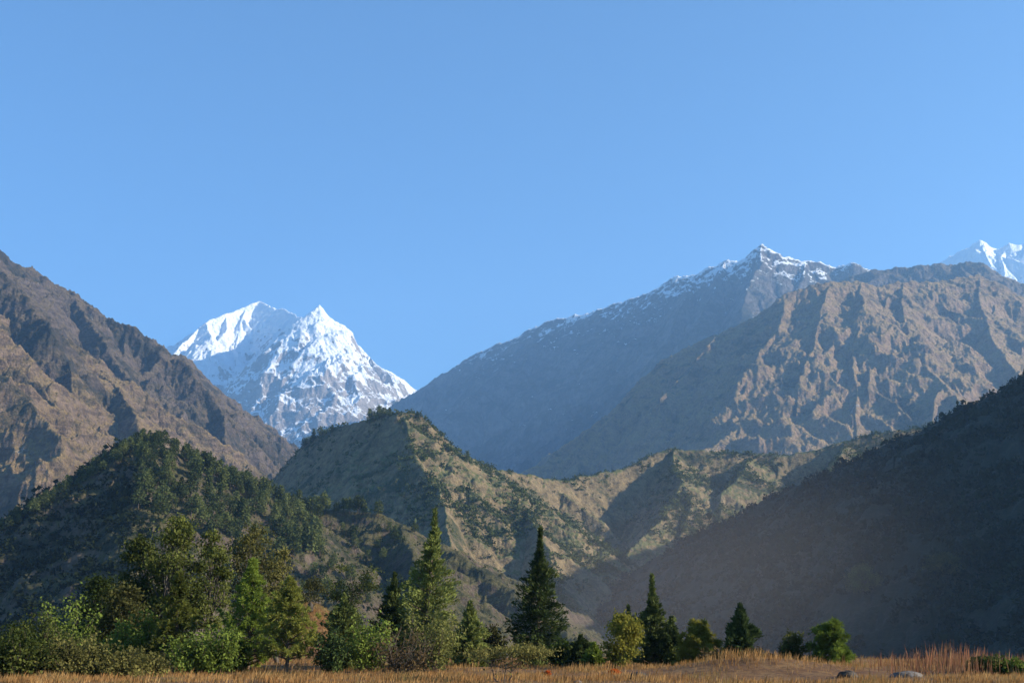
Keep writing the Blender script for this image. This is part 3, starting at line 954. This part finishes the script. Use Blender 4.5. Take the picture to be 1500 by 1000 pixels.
plant("fir_tree", "tiny two tipped fir, the larger half, in the gap right of the second tall fir", "tree", 852, 930, 46, 90, fir, L_fir, group=G_FIR, dens=0.6, skirt=0.5)
plant("fir_tree", "tiny paler fir leaning on the right of the two tipped fir", "tree", 869, 941, 26, 88, fir, L_pine, group=G_FIR, dens=0.4, skirt=0.5)

plant("pine_tree", "bright green bushy pine with plump tufts, tallest of the young pines", "tree", 371, 814, 108, 86, tufted_pine, L_pine, group=G_PIN, dens=1.6, low=0.06)
plant("pine_tree", "olive green young pine with bare lower trunk beside the grassy knoll", "tree", 425, 842, 100, 82, tufted_pine, L_pine_olive, group=G_PIN, dens=1.3, low=0.16)
plant("pine_tree", "soft yellowish pine in front of the tallest broadleaf tree", "tree", 263, 834, 74, 83, tufted_pine, L_pine_olive, group=G_PIN, dens=1.2, low=0.1)
plant("pine_tree", "round yellow green pine left of the lone dark fir", "tree", 1022, 919, 70, 85, tufted_pine, L_yellow, group=G_PIN, dens=0.8, low=0.1, round_=0.5)
plant("pine_tree", "rounded dark green pine standing last in the row on the right", "tree", 1216, 921, 60, 82, tufted_pine, L_pine, group=G_PIN, dens=0.9, low=0.05, round_=0.8)

plant("broadleaf_tree", "tallest broadleaf tree with a wide open crown in the left clump", "tree", 262, 764, 96, 103, broadleaf, L_broad, B_grey, G_BRD, dens=1.3, low=0.22, stems=2)
plant("broadleaf_tree", "broadleaf tree with a dark leaning crown on the left of the tallest one", "tree", 218, 790, 82, 106, broadleaf, L_broad, B_grey, G_BRD, dens=1.0, low=0.3, lean=-0.2)
plant("broadleaf_tree", "slender broadleaf tree between the tallest one and the brownish one", "tree", 312, 782, 66, 104, broadleaf, L_broad, B_grey, G_BRD, dens=0.8, low=0.25)
plant("broadleaf_tree", "broadleaf tree with brownish top behind the brightest pine", "tree", 372, 776, 92, 112, broadleaf, L_olive, B_grey, G_BRD, dens=1.1, low=0.25)
plant("broadleaf_tree", "thin olive broadleaf tree just behind the olive young pine", "tree", 413, 806, 66, 116, broadleaf, L_olive, B_grey, G_BRD, dens=0.7, low=0.3)
plant("broadleaf_tree", "low broadleaf tree with scraggly crown on the grassy knoll", "tree", 458, 850, 56, 152, broadleaf, L_olive, B_grey, G_BRD, dens=0.6, low=0.15)
plant("broadleaf_tree", "thin open crowned broadleaf tree with layered twigs above the knoll", "tree", 515, 824, 74, 154, broadleaf, L_broad, B_grey, G_BRD, dens=0.5, low=0.35, flat=0.5, gap=0.3)
plant("broadleaf_tree", "spreading broadleaf tree on the far left behind the dark bushes", "tree", 148, 852, 96, 100, broadleaf, L_broad, B_grey, G_BRD, dens=1.0, low=0.15)
plant("broadleaf_tree", "low leafy tree with a lighter top between the far left trees", "tree", 186, 862, 84, 96, broadleaf, L_olive, B_grey, G_BRD, dens=0.9, low=0.12)
plant("broadleaf_tree", "light yellow green tree with airy crown in the middle of the terrace", "tree", 911, 902, 62, 85, broadleaf, L_yellow, B_grey, "light leafy trees on the terrace", dens=0.9, low=0.12, leaf=0.2)
plant("thorn_tree", "flat topped thorn tree with crooked dark stems in the front grass", "tree", 738, 948, 132, 60, broadleaf, L_olive, B_brown, None, dens=0.5, low=0.66, flat=1.0, leaf=0.14, stems=3, gap=0.2)

for px, top, w, Y, lm, lab in (
        (28, 938, 140, 62, L_broad, "large dark bush filling the bottom left corner nearest the front"),
        (112, 948, 120, 63, L_olive, "dull olive bush along the bottom edge second from the left corner"),
        (172, 962, 100, 64, L_olive, "low thin bush along the bottom edge where the dry grass begins"),
        (22, 916, 74, 88, L_broad, "dark bush cut by the left edge of the view"),
        (62, 903, 92, 92, L_broad, "dark rounded bush second from the left edge"),
        (108, 879, 104, 94, L_bush, "tall green bush left of the far left spreading tree"),
        (40, 952, 110, 76, L_broad, "low dark bush behind the bush in the bottom left corner"),
        (122, 946, 120, 75, L_olive, "olive bush in front of the tall green bush"),
        (176, 918, 80, 84, L_bush, "bright leaved bush below the low leafy tree"),
        (216, 908, 76, 84, L_bush, "bright green bush at the foot of the soft yellowish pine"),
        (205, 962, 90, 72, L_olive, "low dull bush in the front grass on the left"),
        (282, 934, 90, 80, L_bush, "wide bush at the foot of the tallest broadleaf tree"),
        (322, 922, 74, 80, L_bush, "leafy bush left of the brightest pine"),
        (486, 926, 62, 82, L_firdark, "dark bush right of the olive young pine"),
        (541, 904, 84, 83, L_bush, "glossy green bush between the blue green fir and the mid sized fir"),
        (632, 902, 96, 84, L_pale, "pale leaved bush at the foot of the tallest fir"),
        (722, 922, 44, 100, L_olive, "small thin bush between the small pointed fir and the second tall fir"),
        (820, 940, 44, 92, L_bush, "small bush at the right foot of the second tall fir"),
        (994, 948, 52, 88, L_broad, "low dark bush left of the round yellow green pine"),
        (1160, 928, 40, 83, L_pale, "loose leggy bush left of the last rounded pine"),
        (1050, 958, 60, 80, L_dry, "dry brown bush on the reddish bank left of the lone dark fir"),
        (1448, 966, 60, 72, L_pale, "low yellow green bush in the grass near the right edge"),
        (1486, 972, 56, 70, L_bush, "low green bush at the right edge")):
    plant("bush", lab, "bush", px, top, w, Y, shrub, lm, group=G_BSH, dens=1.2)
plant("bush", "leafless twiggy brown bush in front of the mid sized fir", "bush", 588, 930, 96, 76, shrub, L_dry, B_brown, G_BSH, dens=1.0, twiggy=0.9)
plant("bush", "dry twiggy bush on the reddish bank right of the lone dark fir", "bush", 1112, 950, 50, 80, shrub, L_dry, B_brown, G_BSH, dens=0.6, twiggy=0.7)
plant("flowering_plant", "orange flowering plant in the grass right of the thorn tree", "plant", 802, 984, 15, 72, shrub, L_orange, B_brown, "orange flowering plants in the grass", dens=0.4, leaf=0.14)
plant("flowering_plant", "orange flowering plant in the grass below the yellow green tree", "plant", 900, 982, 16, 72, shrub, L_orange, B_brown, "orange flowering plants in the grass", dens=0.4, leaf=0.14)

def slope_tree(px, py, h, R, leafm, label, seed):
    p = t_hit(T_right, px, py)
    rs_ = np.random.RandomState(seed)
    T, K = broadleaf(rs_, h, R, dens=1.2, low=0.15, leaf=0.9)
    e = bpy.data.objects.new("broadleaf_tree", None)
    e.location = (p[0], p[1], p[2] - 0.5)
    C.objects.link(e)
    link("trunk", T.mesh("trunk", True), B_grey, e)
    link("crown", K.mesh("crown"), leafm, e)
    tag(e, label, "tree", "broadleaf trees on the dark wooded slope")
slope_tree(1265, 868, 17, 11, L_pale, "pale round tree standing alone on the dark wooded slope", 501)
slope_tree(1385, 840, 12, 11, L_olive, "dim olive tree to the right of the pale round tree on the dark slope", 502)

# ------------------------------------------------------------------ stones and stump
k = NT("dark_boulder_stone")
f = k.noise(k.obj(), 3.0, 6, 0.65)
k.l(k.mix(k.ramp(f, 0.35, 0.65), (0.022, 0.018, 0.015), (0.075, 0.062, 0.05)), k.b.inputs["Base Color"])
k.bump(f, 0.7, 0.08)
M_stone = k.m
k = NT("grey_boulder_stone")
f = k.noise(k.obj(), 3.0, 6, 0.65)
k.l(k.mix(k.ramp(f, 0.35, 0.65), (0.055, 0.048, 0.042), (0.15, 0.13, 0.115)), k.b.inputs["Base Color"])
k.bump(f, 0.7, 0.08)
M_grey = k.m

def boulder(label, px, py, w, hpx, Y, mat, seed):
    p = at(px, py, Y)
    a = w * 0.5 * Y / FPX; hh = hpx * Y / FPX
    nu, nv = 28, 16
    th = np.linspace(0, 2 * np.pi, nu, endpoint=False); ph = np.linspace(0.02, np.pi - 0.02, nv)
    TH, PH = np.meshgrid(th, ph)
    d = np.stack([np.sin(PH) * np.cos(TH), np.sin(PH) * np.sin(TH), np.cos(PH)], -1)
    r = 1 + 0.35 * fbm(d[..., 0] * 1.3 + d[..., 2] * 2.1, d[..., 1] * 1.3 + d[..., 2] * 1.1, 4, seed)
    r = np.minimum(r, 1.05)
    v = d * r[..., None] * np.array([a, a * 0.8, hh])
    idx = np.arange(nu * nv).reshape(nv, nu)
    f_ = np.stack([idx[:-1], np.roll(idx[:-1], -1, 1), np.roll(idx[1:], -1, 1), idx[1:]], -1).reshape(-1, 4)[:, ::-1]
    o = link("boulder", mesh_np("boulder", v.reshape(-1, 3), f_, smooth=False), mat)
    o.location = (p[0], Y, float(ground_z(p[0], Y)) + hh * 0.05)
    tag(o, label, "boulder", "boulders in the front grass")
    return o
boulder("nearly black boulder in the grass below the slim fir", 936, 988, 32, 9, 69, M_stone, 1)
boulder("dark brown boulder in the grass below the last rounded pine", 1242, 992, 30, 9, 66, M_stone, 2)
boulder("wide grey boulder in the grass below the tall red stalks", 1328, 992, 46, 8, 66, M_grey, 3)
boulder("small pale boulder half sunk in the soil left of the reddish bank", 846, 996, 14, 4, 64, M_grey, 4)

def stump(label, px, top, Y, r, mat, seed):
    rs_ = np.random.RandomState(seed)
    p = at(px, top, Y)
    z0 = float(ground_z(p[0], Y)) - 0.1
    h = max(0.7, min(1.5, p[2] - z0))
    B = Bag()
    pts = crooked(rs_, np.zeros(3), np.array([0.08, 0.02, h]), 6, 0.05)
    B.add(tube(pts, r * np.array([1.35, 1.05, 0.95, 1.0, 0.9, 0.45]), 9))
    B.add(tube([pts[3], pts[3] + np.array([r * 1.6, 0, r * 1.1])], [r * 0.4, r * 0.15], 6))
    o = link("tree_stump", B.mesh("tree_stump", True), mat)
    o.location = (p[0], Y, z0)
    tag(o, label, "stump")
    return o
stump("thick dark tree stump standing on top of the grassy knoll", 454, 882, 139, 0.32, M_stone, 1)
stump("thin pale dead stump on the right of the grassy knoll", 489, 884, 139, 0.10, B_grey, 2)

# ------------------------------------------------------------------ dry grass
def blades(rs, x, y, h, w, lean):
    n = len(x)
    z = ground_z(x, y) - 0.03
    az = rs.uniform(0, 2 * np.pi, n)
    sx, sy = np.cos(az) * w * 0.5, np.sin(az) * w * 0.5
    laz = rs.normal(0.0, 1.1, n)
    lx, ly = np.cos(laz) * lean * h, np.sin(laz) * lean * h
    v = np.stack([np.stack([x - sx, y - sy, z], 1), np.stack([x + sx, y + sy, z], 1),
                  np.stack([x + lx * 0.45 + sx * 0.7, y + ly * 0.45 + sy * 0.7, z + h * 0.62], 1),
                  np.stack([x + lx, y + ly, z + h], 1)], 1).reshape(-1, 3)
    return v, np.arange(4 * n).reshape(-1, 4)

def grass_mat(name, cols, scale):
    k = NT(name)
    k.t.nodes.remove(k.b)
    P = k.pos().outputs["Position"]
    f = k.noise(P, scale, 4, 0.7); g = k.noise(P, scale * 9, 2, 0.7)
    c = k.mix(k.ramp(f, 0.36, 0.52), cols[0], cols[1])
    c = k.mix(k.ramp(f, 0.52, 0.68), c, cols[2])
    c = k.mix(k.ramp(g, 0.45, 0.75, 0, 0.7), c, cols[3])
    d = k.n("ShaderNodeBsdfDiffuse"); tr = k.n("ShaderNodeBsdfTranslucent"); mx = k.n("ShaderNodeMixShader")
    mx.inputs[0].default_value = 0.35
    k.l(c, d.inputs[0]); k.l(c, tr.inputs[0]); k.l(d.outputs[0], mx.inputs[1]); k.l(tr.outputs[0], mx.inputs[2])
    k.l(mx.outputs[0], k.out.inputs[0])
    return k.m

rs = np.random.RandomState(5)
n = 260000
Yg = 50 + 105 * rs.rand(n) ** 1.5
Xg = Yg * rs.uniform(-0.50, 0.50, n)
Yk = rs.normal(140, 7, 16000); Xk = rs.normal(-22.5, 5, 16000)
Yg = np.concatenate([Yg, Yk]); Xg = np.concatenate([Xg, Xk])
den = fbm(Xg / 3.0, Yg / 4.0, 3, 71) + 0.5 * fbm(Xg / 11, Yg / 8, 2, 73)
knoll = np.exp(-(((Xg + 22.5) / 8) ** 2 + ((Yg - 140) / 12) ** 2))
keep = rs.rand(len(Xg)) < np.clip(0.42 + 2.4 * den + 2 * knoll, 0.02, 1)
bare = np.exp(-(((Xg - 14.5) / 5.0) ** 2 + ((Yg - 69.5) / 2.4) ** 2)) + np.exp(-(((Xg - 5.5) / 5.5) ** 2 + ((Yg - 61.5) / 2.2) ** 2)) + np.exp(-(((Xg + 9) / 4) ** 2 + ((Yg - 59) / 1.6) ** 2))
keep &= rs.rand(len(Xg)) > bare * 0.95
Xg, Yg = Xg[keep], Yg[keep]
pt = np.clip(0.45 + 1.1 * fbm(Xg / 6, Yg / 6, 4, 72), 0.02, 1.3)
hh = (0.14 + 0.36 * pt ** 1.3) * np.minimum(rs.lognormal(0, 0.25, len(Xg)), 1.6)
g = link("dry_grass", mesh_np("dry_grass", *blades(rs, Xg, Yg, hh, 0.03, 0.35 * rs.rand(len(Xg)) + 0.05)),
         grass_mat("dry_grass_blades", ((0.34, 0.20, 0.075), (0.25, 0.125, 0.045), (0.20, 0.165, 0.06), (0.42, 0.29, 0.135)), 0.22))
tag(g, "dry orange brown grass covering the front terrace", "grass", None, 'stuff')
n = 650
Yg = rs.uniform(68, 84, n)
pxs = rs.normal(1362, 55, n); pxs = np.concatenate([pxs, rs.uniform(1240, 1500, 260), rs.normal(1490, 14, 90)]); Yg = np.concatenate([Yg, rs.uniform(66, 86, 350)])
Xg = (pxs - 750) / FPX * Yg / 0.972
hh = rs.uniform(0.5, 1.0, len(Xg)) + 0.85 * np.exp(-((pxs - 1350) / 60) ** 2) * rs.rand(len(Xg)) ** 1.5
g = link("tall_grass", mesh_np("tall_grass", *blades(rs, Xg, Yg, hh, 0.04, 0.25 * rs.rand(len(Xg)))),
         grass_mat("reddish_grass_stalks", ((0.18, 0.075, 0.045), (0.20, 0.09, 0.05), (0.24, 0.16, 0.07), (0.27, 0.17, 0.09)), 0.5))
tag(g, "tall reddish grass stalks standing out against the dark slope", "grass", None, 'stuff')

# ------------------------------------------------------------------ pines on the near hill
def hill_pine(rs, h, kind):
    v, f, mi = [], [], []
    tv, tf = tube(crooked(rs, np.zeros(3), np.array([0.03 * h * rs.normal(), 0.03 * h * rs.normal(), h * 0.9]), 4, 0.015), np.linspace(0.028 * h, 0.008 * h, 4), 5)
    K = Bag()
    nb = 34
    low = 0.18 if kind else 0.32
    for i in range(nb):
        t = low + (1 - low) * (i + rs.rand()) / nb
        q = (t - low) / (1 - low)
        R = h * (0.24 if kind else 0.33)
        L = R * ((1 - q) ** 0.7 if kind else math.sqrt(max(0.05, 1 - (1.2 * q - 0.25) ** 2))) * rs.uniform(0.55, 1.1)
        az = i * 2.39996 + rs.normal() * 0.5
        c = np.array([math.cos(az) * L * 0.8, math.sin(az) * L * 0.8, t * h * 0.97])
        n = 13
        K.add(cards(rs, c + rs.normal(size=(n, 3)) * np.array([0.075, 0.075, 0.055]) * h, h * 0.115, 0.6))
    n = 12
    K.add(cards(rs, np.array([0, 0, h * 0.97]) + rs.normal(size=(n, 3)) * np.array([0.03, 0.03, 0.04]) * h, h * 0.09, 0.6))
    tm = mesh_np("trunk", tv, tf, smooth=True); tm.materials.append(B_brown)
    km = K.mesh("crown"); km.materials.append(L_hillpine)
    return tm, km

rs = np.random.RandomState(21)
pine_meshes = [hill_pine(rs, 10.0, i % 2) for i in range(10)]
rnd = random.Random(77)
def hill_tree(p, s, label, group):
    o = bpy.data.objects.new("pine_tree", None)
    for nm, me in zip(("trunk", "crown"), pine_meshes[rnd.randrange(10)]):
        c = bpy.data.objects.new(nm, me)
        C.objects.link(c)
        c.parent = o
    o.location = (p[0], p[1], p[2] - 0.3)
    o.rotation_euler = (rnd.uniform(-0.05, 0.05), rnd.uniform(-0.05, 0.05), rnd.uniform(0, 6.28))
    o.scale = (s * rnd.uniform(0.85, 1.2), s * rnd.uniform(0.85, 1.2), s)
    C.objects.link(o)
    tag(o, label, "tree", group)

def scatter(T, n, inside, tries=9000):
    got = 0
    out = []
    while got < n and tries:
        tries -= 1
        px, py = inside()
        p = t_hit(T, px, py)
        if p is None:
            continue
        if any((p[0] - q[0]) ** 2 + (p[1] - q[1]) ** 2 < 9 for q in out):
            continue
        out.append(p); got += 1
    return out
def in_sunny():
    px = rnd.uniform(200, 470)
    lo = np.interp(px, [200, 215, 300, 400, 470], [650, 648, 684, 730, 748])
    return px, lo + abs(rnd.gauss(0, 1)) * 50
def in_lower():
    px = rnd.uniform(330, 620)
    return px, rnd.uniform(770, 890)
def in_crest():
    px = rnd.uniform(0, 215)
    return px, np.interp(px, [0, 40, 90, 150, 190, 215], [772, 746, 718, 680, 653, 645]) + rnd.uniform(1, 14)
def in_crest2():
    px = rnd.uniform(215, 560)
    return px, np.interp(px, [215, 250, 300, 350, 400, 440, 500, 560], [645, 657, 682, 706, 728, 742, 747, 754]) + rnd.uniform(1, 8)
def in_shade():
    px = rnd.uniform(0, 215)
    return px, rnd.uniform(700, 900)
for p in scatter(T_pine, 118, in_sunny):
    hill_tree(p, rnd.uniform(0.9, 1.5), "small green pine growing on the sunlit face of the near hill", "pines on the sunlit face of the near hill")
for p in scatter(T_pine, 60, in_lower):
    hill_tree(p, rnd.uniform(0.65, 1.1), "small pine growing low on the near hill among rocks and dry grass", "pines low on the near hill")
for p in scatter(T_pine, 42, in_crest):
    hill_tree(p, rnd.uniform(0.55, 1.0), "dark pine along the shaded left skyline of the near hill", "pines along the left skyline of the near hill")
for p in scatter(T_pine, 40, in_crest2):
    hill_tree(p, rnd.uniform(0.8, 1.3), "green pine along the sunlit right skyline of the near hill", "pines along the right skyline of the near hill")
for px, py, s in ((446, 656, 1.6), (459, 646, 2.0), (469, 641, 1.8), (486, 635, 1.4), (541, 622, 2.3), (548, 620, 1.7), (555, 616, 2.1), (562, 613, 1.6), (571, 610, 1.2), (611, 613, 1.0), (685, 676, 1.4)):
    p = t_hit(T_hill, px, py)
    if p is not None:
        hill_tree(p, s, "dark pine standing out on top of the middle hill with the shaded cliff", "pines on top of the middle hill")

# ------------------------------------------------------------------ shrub and wood cover of the farther hills
def cover(T, n, mask, size, per, seed, rx, ry):
    rs = np.random.RandomState(seed)
    Y = rs.uniform(ry[0], ry[1], n * 6)
    X = Y * rs.uniform(rx[0], rx[1], n * 6)
    Z = t_height(T, X, Y)
    m = mask(X, Y, Z, rs) & (Z > T.base + 14)
    X, Y, Z = X[m][:n], Y[m][:n], Z[m][:n]
    s = size * rs.lognormal(0, 0.32, len(X))
    c = np.repeat(np.stack([X, Y, Z], 1), per, 0)
    sr = np.repeat(s, per)
    off = rs.normal(size=(len(c), 3)) * np.array([0.29, 0.29, 0.24])
    off[:, 2] = np.abs(off[:, 2]) * 1.3 + 0.1
    c = c + off * sr[:, None]
    return cards(rs, c, sr * 0.42, 0.7)

def shrub_mask(X, Y, Z, rs):
    d = fbm(X / 110, Y / 110, 4, 81)
    e = 2.0
    sx = (t_height(T_hill, X + e, Y) - t_height(T_hill, X - e, Y)) / (2 * e)
    sy = (t_height(T_hill, X, Y + e) - t_height(T_hill, X, Y - e)) / (2 * e)
    st = np.hypot(sx, sy)
    top = (X / Y > -0.195) & (X / Y < -0.085)
    return rs.rand(len(X)) < np.clip(0.38 + 2.6 * d, 0.03, 1) * np.clip(1.75 - st * 0.75, 0.08, 1) * np.where(top, 0.3, 1.0)
o = link("scrub", mesh_np("scrub", *cover(T_hill, 19000, shrub_mask, 5.0, 18, 31, (-0.22, 0.42), (1100, 2200))), L_shrub)
tag(o, "green scrub covering the gullies and ledges of the middle hills", "scrub", None, 'stuff')
def wood_mask(X, Y, Z, rs):
    d = fbm(X / 70, Y / 70, 3, 82)
    return rs.rand(len(X)) < np.clip(0.6 + 1.6 * d, 0.05, 1)
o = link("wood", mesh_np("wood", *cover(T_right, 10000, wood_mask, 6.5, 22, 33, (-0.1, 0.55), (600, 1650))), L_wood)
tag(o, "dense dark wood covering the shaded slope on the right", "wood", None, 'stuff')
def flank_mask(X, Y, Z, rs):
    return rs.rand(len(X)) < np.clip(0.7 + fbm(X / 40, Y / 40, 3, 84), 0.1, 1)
o = link("wood", mesh_np("wood", *cover(T_pine, 3500, flank_mask, 4.5, 16, 37, (-0.50, -0.29), (450, 1050))), L_wood)  # leaves darker than on the sunlit side: shade put into their colour
tag(o, "low wood coloured dark to deepen the shade on the left flank of the near hill", "wood", None, 'stuff')
def pine_scrub_mask(X, Y, Z, rs):
    d = fbm(X / 30, Y / 30, 3, 83)
    return rs.rand(len(X)) < np.clip(0.4 + 1.8 * d, 0.03, 1) * np.where(X / Y > -0.085, 0.12, 1.0)
o = link("scrub", mesh_np("scrub", *cover(T_pine, 1600, pine_scrub_mask, 2.4, 14, 35, (-0.29, 0.06), (420, 1000))), L_shrub)
tag(o, "low green scrub between the pines of the near hill", "scrub", None, 'stuff')

# ------------------------------------------------------------------ haze
def make_haze():
    x0, x1, y0, y1, z0, z1 = -7600, 7600, -400, 17000, -140, 4700
    v = [(x, y, z) for x in (x0, x1) for y in (y0, y1) for z in (z0, z1)]
    f = [(0, 1, 3, 2), (4, 6, 7, 5), (0, 4, 5, 1), (2, 3, 7, 6), (0, 2, 6, 4), (1, 5, 7, 3)]
    me = mesh_np("haze", np.array(v), np.array(f))
    m = bpy.data.materials.new("haze_air")
    m.use_nodes = True
    t = m.node_tree
    for n in list(t.nodes):
        t.nodes.remove(n)
    o = t.nodes.new("ShaderNodeOutputMaterial")
    p = t.nodes.new("ShaderNodeVolumePrincipled")
    p.inputs["Color"].default_value = HAZE_COL
    p.inputs["Density"].default_value = HAZE_D
    p.inputs["Anisotropy"].default_value = 0.2
    t.links.new(p.outputs[0], o.inputs["Volume"])
    ob = link("haze", me, m)
    tag(ob, "pale blue air between the far mountains", "haze", None, 'stuff')
HAZE_D = 5.0e-5
HAZE_COL = (0.33, 0.61, 1.0, 1)
make_haze()

# ------------------------------------------------------------------ sunlit dust low in the valley, shaped like a slanting light beam
def make_dust_beam(loc, rad, tilt, dens):
    nu, nv = 40, 24
    th = np.linspace(0, 2 * np.pi, nu, endpoint=False); ph = np.linspace(0.01, np.pi - 0.01, nv)
    TH, PH = np.meshgrid(th, ph)
    v = np.stack([np.sin(PH) * np.cos(TH), np.sin(PH) * np.sin(TH), np.cos(PH)], -1)
    idx = np.arange(nu * nv).reshape(nv, nu)
    f = np.stack([idx[:-1], idx[1:], np.roll(idx[1:], -1, 1), np.roll(idx[:-1], -1, 1)], -1).reshape(-1, 4)
    me = mesh_np("dust", v.reshape(-1, 3), f)
    m = bpy.data.materials.new("dust_beam_air")
    m.use_nodes = True
    t = m.node_tree
    for n in list(t.nodes):
        t.nodes.remove(n)
    o = t.nodes.new("ShaderNodeOutputMaterial")
    p = t.nodes.new("ShaderNodeVolumePrincipled")
    p.inputs["Color"].default_value = (1.0, 0.84, 0.72, 1)
    tc = t.nodes.new("ShaderNodeTexCoord")
    ln = t.nodes.new("ShaderNodeVectorMath"); ln.operation = 'LENGTH'
    t.links.new(tc.outputs["Object"], ln.inputs[0])
    mr = t.nodes.new("ShaderNodeMapRange"); mr.interpolation_type = 'SMOOTHERSTEP'
    mr.inputs[1].default_value = 1.0; mr.inputs[2].default_value = 0.1
    mr.inputs[3].default_value = 0.0; mr.inputs[4].default_value = dens
    t.links.new(ln.outputs["Value"], mr.inputs[0])
    t.links.new(mr.outputs[0], p.inputs["Density"])
    t.links.new(p.outputs[0], o.inputs["Volume"])
    ob = link("dust", me, m)
    ob.location = loc
    ob.scale = rad
    ob.rotation_euler = (0, tilt, 0)
    tag(ob, "thin sunlit dust shaped as a light beam low in front of the dark wooded slope", "dust", None, 'stuff')
make_dust_beam((100, 740, 20), (190, 330, 110), math.radians(-22), 3.0e-4)
